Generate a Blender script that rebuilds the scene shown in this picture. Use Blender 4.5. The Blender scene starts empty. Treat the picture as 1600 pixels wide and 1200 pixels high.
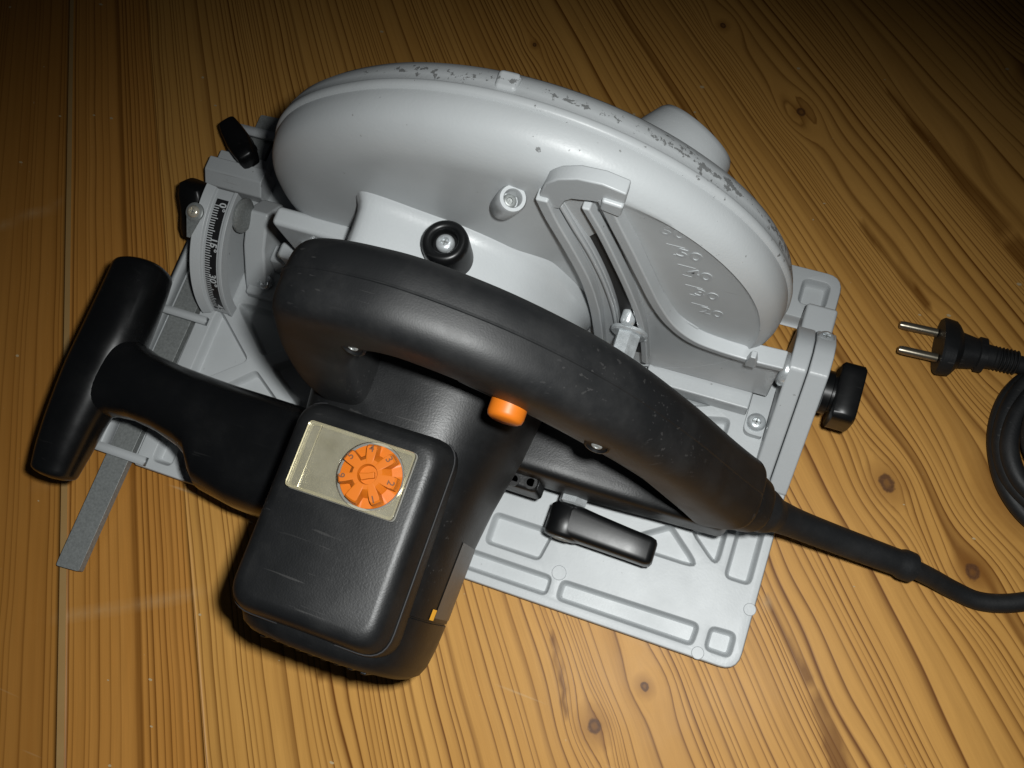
import bpy, bmesh, math, random
import numpy as np
from mathutils import Vector, Matrix

random.seed(7)
scene = bpy.context.scene
col = scene.collection

# ------------------------------------------------------------------ camera
CAM = Vector((0.290623, -0.008751, 0.447083))
RIGHT = Vector((0.937568, 0.322179, -0.131023))
DOWN = Vector((0.277394, -0.919928, -0.277100))
FWD = Vector((-0.209808, 0.223455, -0.951866))
cd = bpy.data.cameras.new("camera")
cam = bpy.data.objects.new("camera", cd)
col.objects.link(cam)
up, back = -DOWN, -FWD
cam.matrix_world = Matrix(((RIGHT.x, up.x, back.x, CAM.x), (RIGHT.y, up.y, back.y, CAM.y),
                           (RIGHT.z, up.z, back.z, CAM.z), (0, 0, 0, 1)))
cd.sensor_width = 36.0
cd.lens = 33.3
cd.clip_start = 0.01
cd.clip_end = 50
scene.camera = cam

# ------------------------------------------------------------------ light: the camera's own flash, dim room
world = bpy.data.worlds.new("World")
scene.world = world
world.use_nodes = True
world.node_tree.nodes["Background"].inputs[0].default_value = (0.80, 0.86, 1.0, 1)
world.node_tree.nodes["Background"].inputs[1].default_value = 0.012

fl = bpy.data.lights.new("camera_flash", 'SPOT')
fl.energy = 10.8
fl.color = (0.985, 1.0, 0.985)
fl.shadow_soft_size = 0.007
fl.spot_size = math.radians(120)
fl.spot_blend = 1.0
flo = bpy.data.objects.new("camera_flash", fl)
col.objects.link(flo)
flo.location = CAM + RIGHT * 0.020 - DOWN * 0.013
aim = Vector((0.250, -0.140, 0.0))
flo.rotation_euler = (aim - flo.location).to_track_quat('-Z', 'Y').to_euler()

scene.view_settings.view_transform = 'Standard'
scene.view_settings.look = 'None'
scene.view_settings.exposure = 0.0
scene.view_settings.gamma = 1.0
scene.view_settings.use_curve_mapping = False

# ------------------------------------------------------------------ materials
def new_mat(name):
    m = bpy.data.materials.new(name)
    m.use_nodes = True
    nt = m.node_tree
    return m, nt, nt.nodes["Principled BSDF"]

def N(nt, kind, **kw):
    n = nt.nodes.new(kind)
    for k, v in kw.items():
        if k.startswith('i_'):
            n.inputs[k[2:].replace('_', ' ')].default_value = v
        else:
            setattr(n, k, v)
    return n

def noise(nt, vec, scale, detail=3, rough=0.5):
    n = N(nt, 'ShaderNodeTexNoise')
    n.inputs['Scale'].default_value = scale
    n.inputs['Detail'].default_value = detail
    n.inputs['Roughness'].default_value = rough
    nt.links.new(vec, n.inputs['Vector'])
    return n

def ramp(nt, fac, stops):
    r = N(nt, 'ShaderNodeValToRGB')
    el = r.color_ramp.elements
    while len(el) < len(stops):
        el.new(0.5)
    for e, (p, c) in zip(el, stops):
        e.position = p
        e.color = (c, c, c, 1) if not isinstance(c, tuple) else (*c, 1)
    nt.links.new(fac, r.inputs['Fac'])
    return r

def mixc(nt, fac, a, b, blend='MIX'):
    n = N(nt, 'ShaderNodeMix', data_type='RGBA', blend_type=blend)
    for i, v in ((0, fac), (6, a), (7, b)):
        if hasattr(v, 'is_output'):
            nt.links.new(v, n.inputs[i])
        else:
            n.inputs[i].default_value = v if i == 0 else (*v, 1)
    return n.outputs[2]

def math_(nt, op, a, b=None, c=None):
    n = N(nt, 'ShaderNodeMath', operation=op)
    for i, v in enumerate((a, b, c)):
        if v is None:
            continue
        if hasattr(v, 'is_output'):
            nt.links.new(v, n.inputs[i])
        else:
            n.inputs[i].default_value = v
    return n.outputs[0]

def bump(nt, height, strength, dist, bs):
    b = N(nt, 'ShaderNodeBump')
    b.inputs['Strength'].default_value = strength
    b.inputs['Distance'].default_value = dist
    nt.links.new(height, b.inputs['Height'])
    nt.links.new(b.outputs[0], bs.inputs['Normal'])
    return b

def scratch_mask(nt, vec, scale, rot, thr, seed=0.0):
    """thin elongated streaks"""
    mp = N(nt, 'ShaderNodeMapping')
    mp.inputs['Rotation'].default_value = rot
    mp.inputs['Scale'].default_value = (scale * 0.06, scale, scale)
    mp.inputs['Location'].default_value = (seed, seed * 0.7, seed * 1.3)
    nt.links.new(vec, mp.inputs['Vector'])
    nz = noise(nt, mp.outputs[0], 1.0, 2, 0.5)
    return ramp(nt, nz.outputs['Fac'], [(thr, 0.0), (thr + 0.03, 1.0)]).outputs[0]

def paint(name, colr, chips=False, rough=0.34, dirt=0.25):
    m, nt, bs = new_mat(name)
    tc = N(nt, 'ShaderNodeTexCoord').outputs['Object']
    n1 = noise(nt, tc, 45, 4, 0.6)
    d = ramp(nt, n1.outputs['Fac'], [(0.35, 0.0), (0.75, 1.0)]).outputs[0]
    dd = math_(nt, 'MULTIPLY', d, dirt)
    c = mixc(nt, dd, colr, tuple(v * 0.78 for v in colr))
    # small specks of grime
    n2 = noise(nt, tc, 420, 2, 0.5)
    sp = ramp(nt, n2.outputs['Fac'], [(0.735, 0.0), (0.76, 1.0)]).outputs[0]
    n2b = noise(nt, tc, 30, 2, 0.5)
    sp = math_(nt, 'MULTIPLY', sp, ramp(nt, n2b.outputs['Fac'], [(0.5, 0.0), (0.62, 0.8)]).outputs[0])
    c = mixc(nt, sp, c, (0.16, 0.16, 0.155))
    sc = scratch_mask(nt, tc, 260, (0.3, 0.5, 0.9), 0.745)
    sc = math_(nt, 'MULTIPLY', sc, ramp(nt, n2b.outputs['Fac'], [(0.46, 0.0), (0.6, 0.7)]).outputs[0])
    c = mixc(nt, sc, c, (0.20, 0.20, 0.20))
    rg = math_(nt, 'MULTIPLY_ADD', n1.outputs['Fac'], 0.16, rough - 0.08)
    if chips:
        # paint knocked off along the ridge where the two guard halves meet
        sx = N(nt, 'ShaderNodeSeparateXYZ')
        nt.links.new(tc, sx.inputs[0])
        dx = math_(nt, 'SUBTRACT', sx.outputs[0], GX - ROOT.x)
        dz = math_(nt, 'SUBTRACT', sx.outputs[2], GZ)
        rr = math_(nt, 'SQRT', math_(nt, 'ADD', math_(nt, 'MULTIPLY', dx, dx), math_(nt, 'MULTIPLY', dz, dz)))
        yy = math_(nt, 'ADD', sx.outputs[1], ROOT.y)
        a = math_(nt, 'SMOOTH_MIN', math_(nt, 'ABSOLUTE', math_(nt, 'SUBTRACT', yy, 0.1375)), 1.0, 0.0)
        near = math_(nt, 'SUBTRACT', 1.0, math_(nt, 'DIVIDE', a, 0.0042))
        near = math_(nt, 'MAXIMUM', near, 0.0)
        rim = math_(nt, 'GREATER_THAN', rr, 0.094)
        along = math_(nt, 'MULTIPLY_ADD', sx.outputs[0], 8.0, 0.0)      # more wear towards the rear
        n3 = noise(nt, tc, 340, 6, 0.68)
        n4 = noise(nt, tc, 42, 2, 0.5)
        v = math_(nt, 'ADD', n3.outputs['Fac'], math_(nt, 'MULTIPLY_ADD', n4.outputs['Fac'], 0.55, -0.26))
        v = math_(nt, 'ADD', v, math_(nt, 'MULTIPLY', near, 0.17))
        v = math_(nt, 'ADD', v, math_(nt, 'MULTIPLY', along, 0.075))
        v = math_(nt, 'SUBTRACT', v, math_(nt, 'MULTIPLY', math_(nt, 'LESS_THAN', yy, 0.1300), 0.085))
        v = math_(nt, 'MULTIPLY', v, rim)
        ch = ramp(nt, v, [(0.752, 0.0), (0.762, 1.0)]).outputs[0]
        c = mixc(nt, ch, c, (0.17, 0.175, 0.175))
        hb = math_(nt, 'MULTIPLY', ch, -1.0)
    bs.inputs['Specular IOR Level'].default_value = 0.38
    n5 = noise(nt, tc, 900, 2, 0.5)
    h = math_(nt, 'MULTIPLY', n5.outputs['Fac'], 0.35)
    if chips:
        h = math_(nt, 'ADD', h, hb)
    nt.links.new(c, bs.inputs['Base Color'])
    nt.links.new(rg, bs.inputs['Roughness'])
    bump(nt, h, 0.42, 0.0003, bs)
    return m

def plastic(name, base=0.011, rough=0.36, grain=1400, gstr=0.3, scuff=0.12, tint=(0.93, 1.0, 1.08), thr=0.70, hard=None, spec=0.32):
    m, nt, bs = new_mat(name)
    tc = N(nt, 'ShaderNodeTexCoord').outputs['Object']
    n1 = noise(nt, tc, 60, 5, 0.65)
    n2 = noise(nt, tc, grain, 2, 0.5)
    s1 = scratch_mask(nt, tc, 620, (0.0, 0.75, 0.12), thr, 2.0)
    s2 = scratch_mask(nt, tc, 560, (0.1, 0.45, -0.2), thr + 0.005, 7.0)
    ss = math_(nt, 'MAXIMUM', s1, s2)
    patch = ramp(nt, noise(nt, tc, 22, 2, 0.5).outputs['Fac'], [(0.46, 0.0), (0.66, 1.0)]).outputs[0]
    ss = math_(nt, 'MULTIPLY', ss, patch)
    dust = math_(nt, 'MULTIPLY', ramp(nt, n1.outputs['Fac'], [(0.45, 0.0), (0.8, 1.0)]).outputs[0], scuff)
    fac = math_(nt, 'MAXIMUM', math_(nt, 'MULTIPLY', ss, hard or min(0.5, scuff * 5)), dust)
    b = tuple(base * t for t in tint)
    c = mixc(nt, fac, b, (0.14, 0.135, 0.13))
    nt.links.new(c, bs.inputs['Base Color'])
    rg = math_(nt, 'MULTIPLY_ADD', n1.outputs['Fac'], 0.22, rough - 0.11)
    nt.links.new(rg, bs.inputs['Roughness'])
    bs.inputs['Specular IOR Level'].default_value = spec
    bump(nt, n2.outputs['Fac'], gstr, 0.00012, bs)
    return m

def metal(name, colr, rough, scale=300, var=0.18, met=0.6):
    m, nt, bs = new_mat(name)
    tc = N(nt, 'ShaderNodeTexCoord').outputs['Object']
    n1 = noise(nt, tc, scale, 4, 0.6)
    c = mixc(nt, ramp(nt, n1.outputs['Fac'], [(0.3, 0.0), (0.75, 1.0)]).outputs[0], colr, tuple(v * 0.6 for v in colr))
    nt.links.new(c, bs.inputs['Base Color'])
    bs.inputs['Metallic'].default_value = met
    nt.links.new(math_(nt, 'MULTIPLY_ADD', n1.outputs['Fac'], var, rough - var / 2), bs.inputs['Roughness'])
    bump(nt, n1.outputs['Fac'], 0.15, 0.0002, bs)
    return m

def simple(name, colr, rough=0.4, bumpscale=None, **kw):
    m, nt, bs = new_mat(name)
    tc = N(nt, 'ShaderNodeTexCoord').outputs['Object']
    n1 = noise(nt, tc, bumpscale or 120, 3, 0.6)
    c = mixc(nt, math_(nt, 'MULTIPLY', n1.outputs['Fac'], 0.3), colr, tuple(v * 0.75 for v in colr))
    nt.links.new(c, bs.inputs['Base Color'])
    bs.inputs['Roughness'].default_value = rough
    bump(nt, n1.outputs['Fac'], 0.12, 0.0002, bs)
    for k, v in kw.items():
        bs.inputs[k].default_value = v
    return m

ROOT = Vector((0.165, 0.095, 0.0))
GX, GZ, GR = 0.2031, 0.1007, 0.1030        # axis and radius of the blade guard

M = {}
GREY = (0.385, 0.404, 0.413)
M['paint'] = paint('light_grey_paint', GREY)
M['guard'] = paint('chipped_grey_paint', (0.412, 0.432, 0.440), chips=True, rough=0.42)
M['cast'] = paint('grey_cast_metal', (0.395, 0.414, 0.422), rough=0.46, dirt=0.35)
M['black'] = plastic('black_motor_plastic', 0.0045, 0.43, 1500, 0.40, 0.030, thr=0.685, hard=0.14)
M['grip'] = plastic('scuffed_grip_plastic', 0.0060, 0.50, 1800, 0.25, 0.05, thr=0.672, hard=0.17)
M['gloss'] = plastic('black_moulded_plastic', 0.0035, 0.36, 700, 0.06, 0.015)
M['satin'] = plastic('satin_black_plastic', 0.0035, 0.25, 700, 0.05, 0.010, spec=0.60)
M['rubber'] = plastic('black_rubber', 0.009, 0.56, 1000, 0.6, 0.06)
M['steel'] = metal('zinc_plated_steel', (0.74, 0.78, 0.80), 0.26)
M['bar'] = metal('dull_flat_steel', (0.27, 0.285, 0.28), 0.46, 900, met=0.35)
M['pinmetal'] = metal('dull_nickel', (0.30, 0.27, 0.21), 0.30, met=0.85)
M['brass'] = metal('nickel_brass', (0.75, 0.70, 0.58), 0.25)
M['orange'] = simple('orange_plastic', (0.37, 0.092, 0.0055), 0.45, 90, **{'Specular IOR Level': 0.25})
M['dark'] = simple('painted_slot_shade', (0.01, 0.01, 0.01), 0.6)  # near-black colour painting the shade inside the depth guide slot
M['ink'] = simple('black_print', (0.012, 0.012, 0.013), 0.35)
M['white'] = simple('white_print', (0.46, 0.48, 0.49), 0.5)
M['dialink'] = simple('dial_print', (0.10, 0.035, 0.01), 0.5)
M['tray'] = simple('beige_tray', (0.105, 0.103, 0.092), 0.45, 40)
M['label'] = paint('worn_print_label', (0.075, 0.068, 0.06), rough=0.4)
M['amber'] = simple('amber_label', (0.75, 0.36, 0.03), 0.4)
m, nt, bs = new_mat('yellowed_clear_plastic')
nt.nodes.remove(bs)
tr_ = N(nt, 'ShaderNodeBsdfTransparent'); tr_.inputs['Color'].default_value = (0.92, 0.905, 0.83, 1)
gl_ = N(nt, 'ShaderNodeBsdfGlossy'); gl_.inputs['Roughness'].default_value = 0.12; gl_.inputs['Color'].default_value = (1, 0.97, 0.88, 1)
df_ = N(nt, 'ShaderNodeBsdfDiffuse'); df_.inputs['Color'].default_value = (0.34, 0.325, 0.27, 1)
fr_ = N(nt, 'ShaderNodeFresnel'); fr_.inputs['IOR'].default_value = 1.45
tc = N(nt, 'ShaderNodeTexCoord').outputs['Object']
haze_ = math_(nt, 'MULTIPLY_ADD', noise(nt, tc, 130, 4, 0.6).outputs['Fac'], 0.30, 0.02)
ms1 = N(nt, 'ShaderNodeMixShader'); nt.links.new(haze_, ms1.inputs[0]); nt.links.new(tr_.outputs[0], ms1.inputs[1]); nt.links.new(df_.outputs[0], ms1.inputs[2])
ms2 = N(nt, 'ShaderNodeMixShader'); nt.links.new(fr_.outputs[0], ms2.inputs[0]); nt.links.new(ms1.outputs[0], ms2.inputs[1]); nt.links.new(gl_.outputs[0], ms2.inputs[2])
nt.links.new(ms2.outputs[0], nt.nodes['Material Output'].inputs['Surface'])
M['clear'] = m
M['amberclear'] = simple('window_edge', (0.21, 0.20, 0.155), 0.3, 60)
M['dustspeck'] = simple('sawdust_speck', (0.38, 0.28, 0.15), 0.8, 600)

# ------------------------------------------------------------------ mesh helpers
def finish(name, bm, mat, parent=None, bevel=0.0, seg=2, smooth=38, sub=0, root=ROOT):
    bmesh.ops.remove_doubles(bm, verts=bm.verts, dist=1e-6)
    bmesh.ops.recalc_face_normals(bm, faces=bm.faces)
    for f in bm.faces:
        f.smooth = True
    lim = math.radians(smooth)
    for e in bm.edges:
        if len(e.link_faces) == 2 and e.calc_face_angle(0) > lim:
            e.smooth = False
    if root is not None:
        bmesh.ops.translate(bm, verts=bm.verts, vec=-root)
    me = bpy.data.meshes.new(name)
    bm.to_mesh(me)
    bm.free()
    me.materials.append(mat)
    o = bpy.data.objects.new(name, me)
    col.objects.link(o)
    if parent is not None:
        o.parent = parent
    if bevel:
        b = o.modifiers.new("bevel", 'BEVEL')
        b.width = bevel
        b.segments = seg
        b.limit_method = 'ANGLE'
        b.angle_limit = math.radians(32)
        b.harden_normals = True
    if sub:
        s = o.modifiers.new("sub", 'SUBSURF')
        s.levels = sub
        s.render_levels = sub
    return o

def add_box(bm, x0, x1, y0, y1, z0, z1):
    v = [bm.verts.new(p) for p in ((x0, y0, z0), (x1, y0, z0), (x1, y1, z0), (x0, y1, z0),
                                   (x0, y0, z1), (x1, y0, z1), (x1, y1, z1), (x0, y1, z1))]
    for f in ((0, 3, 2, 1), (4, 5, 6, 7), (0, 1, 5, 4), (1, 2, 6, 5), (2, 3, 7, 6), (3, 0, 4, 7)):
        bm.faces.new([v[i] for i in f])
    return v

def add_prism(bm, pts, vec):
    """extrude a planar polygon (list of 3d points) along vec"""
    vec = Vector(vec)
    a = [bm.verts.new(p) for p in pts]
    b = [bm.verts.new(Vector(p) + vec) for p in pts]
    n = len(pts)
    bm.faces.new(a)
    bm.faces.new(list(reversed(b)))
    for i in range(n):
        bm.faces.new((a[i], a[(i + 1) % n], b[(i + 1) % n], b[i]))
    return a + b

def add_rings(bm, rings, cap=True, closed=True):
    vs = [[bm.verts.new(p) for p in r] for r in rings]
    n = len(rings[0])
    for a, b in zip(vs[:-1], vs[1:]):
        for i in range(n if closed else n - 1):
            j = (i + 1) % n
            bm.faces.new((a[i], a[j], b[j], b[i]))
    if cap:
        bm.faces.new(list(reversed(vs[0])))
        bm.faces.new(vs[-1])
    return vs

def frame(axis):
    w = Vector(axis).normalized()
    t = Vector((0, 0, 1)) if abs(w.z) < 0.9 else Vector((1, 0, 0))
    u = t.cross(w).normalized()
    return u, w.cross(u), w

def add_lathe(bm, origin, axis, prof, n=40, ph=0.0):
    """prof: (radius, height along axis)"""
    u, v, w = frame(axis)
    o = Vector(origin)
    rings = []
    for r, h in prof:
        r = max(r, 1e-5)
        rings.append([o + w * h + (u * math.cos(ph + 2 * math.pi * k / n) + v * math.sin(ph + 2 * math.pi * k / n)) * r for k in range(n)])
    return add_rings(bm, rings)

def sup(c, u, v, a, b, e=2.0, n=40):
    out = []
    for k in range(n):
        t = 2 * math.pi * k / n
        ct, st = math.cos(t), math.sin(t)
        out.append(Vector(c) + Vector(u) * a * math.copysign(abs(ct) ** (2 / e), ct) + Vector(v) * b * math.copysign(abs(st) ** (2 / e), st))
    return out

def catmull(pts, k=8):
    P = [np.array(p, float) for p in pts]
    P = [2 * P[0] - P[1]] + P + [2 * P[-1] - P[-2]]
    out = []
    for i in range(1, len(P) - 2):
        for j in range(k):
            t = j / k
            a, b, c, d = P[i - 1], P[i], P[i + 1], P[i + 2]
            out.append(0.5 * ((2 * b) + (c - a) * t + (2 * a - 5 * b + 4 * c - d) * t * t + (3 * b - a - 3 * c + d) * t ** 3))
    out.append(P[-2])
    return out

def add_sweep(bm, stations, k=6, side=(0, 1, 0), e=2.4, n=36, cap_round=True):
    """stations: (x,y,z, half along normal, half along side). The section's axes are `side` and tangent x side."""
    S = catmull(stations, k)
    pts = [Vector(s[:3]) for s in S]
    rings = []
    for i, s in enumerate(S):
        t = (pts[min(i + 1, len(pts) - 1)] - pts[max(i - 1, 0)]).normalized()
        sd = Vector(side)
        nn = t.cross(sd).normalized()
        sd = nn.cross(t).normalized()
        rings.append((pts[i], nn, sd, s[3], s[4], t))
    out = []
    if cap_round:
        p, nn, sd, a, b, t = rings[0]
        for q in (0.2, 0.55, 0.82, 0.95):
            h = math.sqrt(1 - q * q)
            out.append(sup(p - t * min(a, b) * 0.35 * h, nn, sd, a * q, b * q, e, n))
    for p, nn, sd, a, b, t in rings:
        out.append(sup(p, nn, sd, a, b, e, n))
    if cap_round:
        p, nn, sd, a, b, t = rings[-1]
        for q in (0.95, 0.82, 0.55, 0.2):
            h = math.sqrt(1 - q * q)
            out.append(sup(p + t * min(a, b) * 0.35 * h, nn, sd, a * q, b * q, e, n))
    add_rings(bm, out)

def add_tube(bm, pts, r, n=16, k=8):
    S = catmull(pts, k)
    P = [Vector(s[:3]) for s in S]
    prev = None
    rings = []
    for i, p in enumerate(P):
        t = (P[min(i + 1, len(P) - 1)] - P[max(i - 1, 0)]).normalized()
        if prev is None:
            u, v, w = frame(t)
        else:
            u = (prev - t * prev.dot(t)).normalized()
            v = t.cross(u)
        prev = u
        rr = r if not callable(r) else r(i / (len(P) - 1))
        rings.append([p + (u * math.cos(2 * math.pi * q / n) + v * math.sin(2 * math.pi * q / n)) * rr for q in range(n)])
    add_rings(bm, rings)

def rounded(poly, r, k=5):
    """round the corners of a 2d polygon"""
    out = []
    n = len(poly)
    for i in range(n):
        p = Vector(poly[i]).to_2d() if len(poly[i]) > 2 else Vector(poly[i])
        a = Vector(poly[i - 1]); b = Vector(poly[(i + 1) % n])
        da, db = (a - p), (b - p)
        la, lb = da.length, db.length
        da.normalize(); db.normalize()
        ang = math.acos(max(-1, min(1, da.dot(db))))
        rr = r[i] if isinstance(r, (list, tuple)) else r
        d = min(rr / math.tan(ang / 2), la * 0.45, lb * 0.45)
        p0, p1 = p + da * d, p + db * d
        for j in range(k + 1):
            t = j / k
            out.append(p0 * (1 - t) ** 2 + p * 2 * t * (1 - t) + p1 * t * t)
    return out

def slab(bm, outer, holes, z0, z1):
    edges = []
    for loop in [outer] + holes:
        vs = [bm.verts.new((p[0], p[1], z0)) for p in loop]
        for i in range(len(vs)):
            edges.append(bm.edges.new((vs[i], vs[(i + 1) % len(vs)])))
    r = bmesh.ops.triangle_fill(bm, edges=edges, use_beauty=True, use_dissolve=False)
    faces = [f for f in r['geom'] if isinstance(f, bmesh.types.BMFace)]
    ex = bmesh.ops.extrude_face_region(bm, geom=faces)
    bmesh.ops.translate(bm, verts=[g for g in ex['geom'] if isinstance(g, bmesh.types.BMVert)], vec=(0, 0, z1 - z0))

def text_mesh(name, s, size, mat4, mat, parent, depth=0.0002, bold=0.0, root=ROOT):
    cu = bpy.data.curves.new(name, 'FONT')
    cu.body = s
    cu.size = size
    cu.extrude = depth
    cu.offset = bold
    cu.align_x = 'CENTER'
    cu.align_y = 'CENTER'
    cu.resolution_u = 3
    t = bpy.data.objects.new(name + '_tmp', cu)
    col.objects.link(t)
    dg = bpy.context.evaluated_depsgraph_get()
    me = bpy.data.meshes.new_from_object(t.evaluated_get(dg))
    bpy.data.objects.remove(t)
    me.name = name
    me.transform(Matrix.Translation(-root) @ mat4)
    me.materials.clear()
    me.materials.append(mat)
    o = bpy.data.objects.new(name, me)
    col.objects.link(o)
    o.parent = parent
    return o

def axes(o, x, y):
    x = Vector(x).normalized(); y = Vector(y); y = (y - x * y.dot(x)).normalized()
    z = x.cross(y)
    return Matrix(((x.x, y.x, z.x, o[0]), (x.y, y.y, z.y, o[1]), (x.z, y.z, z.z, o[2]), (0, 0, 0, 1)))

def B():
    return bmesh.new()

# ------------------------------------------------------------------ table top: glued pine boards
rng = np.random.RandomState(3)
def vnoise(x, y, seed):
    r = np.random.RandomState(seed)
    g = r.rand(64, 64)
    xi, yi = np.floor(x).astype(int), np.floor(y).astype(int)
    fx, fy = x - xi, y - yi
    fx = fx * fx * (3 - 2 * fx); fy = fy * fy * (3 - 2 * fy)
    a = g[xi % 64, yi % 64]; b = g[(xi + 1) % 64, yi % 64]
    c = g[xi % 64, (yi + 1) % 64]; d = g[(xi + 1) % 64, (yi + 1) % 64]
    return (a * (1 - fx) + b * fx) * (1 - fy) + (c * (1 - fx) + d * fx) * fy - 0.5

PIV = np.array((-0.535, 1.044))
RS = 1.20                                   # metres of board per radian across the grain
def to_sr(x, y):
    dx, dy = x - PIV[0], y - PIV[1]
    return np.arctan2(dx, -dy) * RS, np.hypot(dx, dy)

KNOTS = [  # x, y, radius, halo
    (0.3733, 0.1016, 0.0034, 1.0), (0.4165, 0.0734, 0.0032, 1.0), (0.2948, -0.0193, 0.0021, 0.7),
    (0.2787, -0.0429, 0.0030, 1.0), (0.2891, 0.2784, 0.0026, 0.6), (0.2367, 0.3195, 0.0020, 0.5),
    (0.4275, 0.1142, 0.0056, 1.2), (0.1407, 0.2841, 0.0016, 0.4), (0.395, 0.325, 0.0035, 0.8), (0.62, 0.12, 0.004, 1.0)]

def wood_material(tone=(1, 1, 1), spacing=0.0036, line=1.0):
    m, nt, bs = new_mat('lacquered_pine')
    tc = N(nt, 'ShaderNodeTexCoord').outputs['Object']
    at = N(nt, 'ShaderNodeAttribute', attribute_name='ring').outputs['Fac']
    kn = None
    for (kx, ky, kr, kh) in KNOTS:
        ang = math.atan2(kx - PIV[0], -(ky - PIV[1]))
        mp = N(nt, 'ShaderNodeMapping', vector_type='TEXTURE')
        mp.inputs['Location'].default_value = (kx, ky, 0)
        mp.inputs['Rotation'].default_value = (0, 0, ang)
        mp.inputs['Scale'].default_value = (3.3 * kr * kh ** 0.5, 4.2 * kr * kh ** 0.5, 1)
        nt.links.new(tc, mp.inputs['Vector'])
        ln = N(nt, 'ShaderNodeVectorMath', operation='LENGTH')
        nt.links.new(mp.outputs[0], ln.inputs[0])
        kn = ln.outputs['Value'] if kn is None else math_(nt, 'MINIMUM', kn, ln.outputs['Value'])
    kn = math_(nt, 'ADD', kn, math_(nt, 'MULTIPLY_ADD', noise(nt, tc, 160, 3, 0.6).outputs['Fac'], 0.35, -0.175))
    st = N(nt, 'ShaderNodeAttribute', attribute_name='streak').outputs['Fac']
    sr = N(nt, 'ShaderNodeAttribute', attribute_name='sr').outputs['Vector']
    nf = noise(nt, sr, 1.0, 4, 0.6)                         # fine fibre, coordinates stretched along the grain
    r0 = math_(nt, 'DIVIDE', at, spacing)
    def n1d(f, amp, off):
        n_ = N(nt, 'ShaderNodeTexNoise', noise_dimensions='1D')
        nt.links.new(math_(nt, 'MULTIPLY_ADD', r0, f, off), n_.inputs['W'])
        n_.inputs['Scale'].default_value = 1.0
        n_.inputs['Detail'].default_value = 1.0
        return math_(nt, 'MULTIPLY', n_.outputs['Fac'], amp)
    ring = math_(nt, 'ADD', r0, math_(nt, 'ADD', n1d(0.55, 1.3, 3.1), n1d(0.085, 8.0, 17.7)))
    ring = math_(nt, 'ADD', ring, math_(nt, 'MULTIPLY_ADD', nf.outputs['Fac'], 0.08, -0.04))
    fr = math_(nt, 'FRACT', ring)
    idx = math_(nt, 'FLOOR', ring)
    wn = N(nt, 'ShaderNodeTexWhiteNoise', noise_dimensions='1D')
    nt.links.new(idx, wn.inputs['W'])
    rnd = wn.outputs['Value']
    # late wood: darkening towards the end of each ring, more or less abrupt from year to year
    wn2 = N(nt, 'ShaderNodeTexWhiteNoise', noise_dimensions='1D')
    nt.links.new(math_(nt, 'ADD', idx, 137.3), wn2.inputs['W'])
    pw = math_(nt, 'MULTIPLY_ADD', wn2.outputs['Value'], 4.0, 2.6)
    late = math_(nt, 'POWER', math_(nt, 'MAXIMUM', fr, 0.0001), pw)
    late = math_(nt, 'MULTIPLY', late, ramp(nt, fr, [(0.0, 1.0), (0.955, 1.0), (1.0, 0.45)]).outputs[0])
    late = math_(nt, 'ADD', late, ramp(nt, fr, [(0.0, 0.40), (0.07, 0.0)]).outputs[0])
    late = math_(nt, 'MINIMUM', math_(nt, 'MULTIPLY', late, math_(nt, 'MULTIPLY_ADD', rnd, 0.75 * line, 0.65 * line)), 1.0)
    big = noise(nt, tc, 7.0, 3, 0.5)
    st2 = N(nt, 'ShaderNodeVectorMath', operation='MULTIPLY')
    nt.links.new(sr, st2.inputs[0])
    st2.inputs[1].default_value = (0.10, 0.16, 1.0)
    band = noise(nt, st2.outputs[0], 1.0, 3, 0.6)
    base = mixc(nt, big.outputs['Fac'], tuple(v * t for v, t in zip((0.268, 0.146, 0.036), tone)), tuple(v * t for v, t in zip((0.318, 0.184, 0.052), tone)))
    base = mixc(nt, math_(nt, 'MULTIPLY', ramp(nt, band.outputs['Fac'], [(0.36, 0.0), (0.70, 1.0)]).outputs[0], 0.40), base, tuple(v * t for v, t in zip((0.205, 0.100, 0.020), tone)))
    fib = math_(nt, 'MULTIPLY', ramp(nt, nf.outputs['Fac'], [(0.35, 0.0), (0.75, 1.0)]).outputs[0], 0.22)
    base = mixc(nt, fib, base, (0.205, 0.105, 0.024))
    c = mixc(nt, late, base, (0.112, 0.038, 0.0040))
    c = mixc(nt, st, c, (0.120, 0.044, 0.0055))
    halo = ramp(nt, kn, [(0.0, 1.0), (0.45, 0.55), (1.0, 0.0)]).outputs[0]
    c = mixc(nt, math_(nt, 'MULTIPLY', halo, 0.7), c, (0.145, 0.052, 0.007))
    core = ramp(nt, kn, [(0.0, 0.45), (0.08, 0.6), (0.17, 1.0), (0.25, 0.95), (0.33, 0.0)]).outputs[0]
    kc = mixc(nt, noise(nt, tc, 900, 3, 0.6).outputs['Fac'], (0.02, 0.008, 0.004), (0.12, 0.05, 0.02))
    c = mixc(nt, math_(nt, 'MULTIPLY', core, 0.9), c, kc)
    pa = N(nt, 'ShaderNodeAttribute', attribute_name='pale').outputs['Fac']
    c = mixc(nt, math_(nt, 'MULTIPLY', pa, math_(nt, 'MULTIPLY_ADD', noise(nt, tc, 260, 3, 0.6).outputs['Fac'], 1.2, 0.2)), c, (0.42, 0.29, 0.15))
    # pale scuffs and specks in the lacquer
    s1 = scratch_mask(nt, tc, 150, (0, 0, 0.25), 0.735, 3.0)
    s2 = ramp(nt, noise(nt, tc, 330, 2, 0.5).outputs['Fac'], [(0.76, 0.0), (0.78, 1.0)]).outputs[0]
    c = mixc(nt, math_(nt, 'MULTIPLY', math_(nt, 'MAXIMUM', s1, s2), 0.30), c, (0.45, 0.34, 0.20))
    nt.links.new(c, bs.inputs['Base Color'])
    rg = math_(nt, 'MULTIPLY_ADD', noise(nt, tc, 18, 4, 0.6).outputs['Fac'], 0.25, 0.33)
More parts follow.
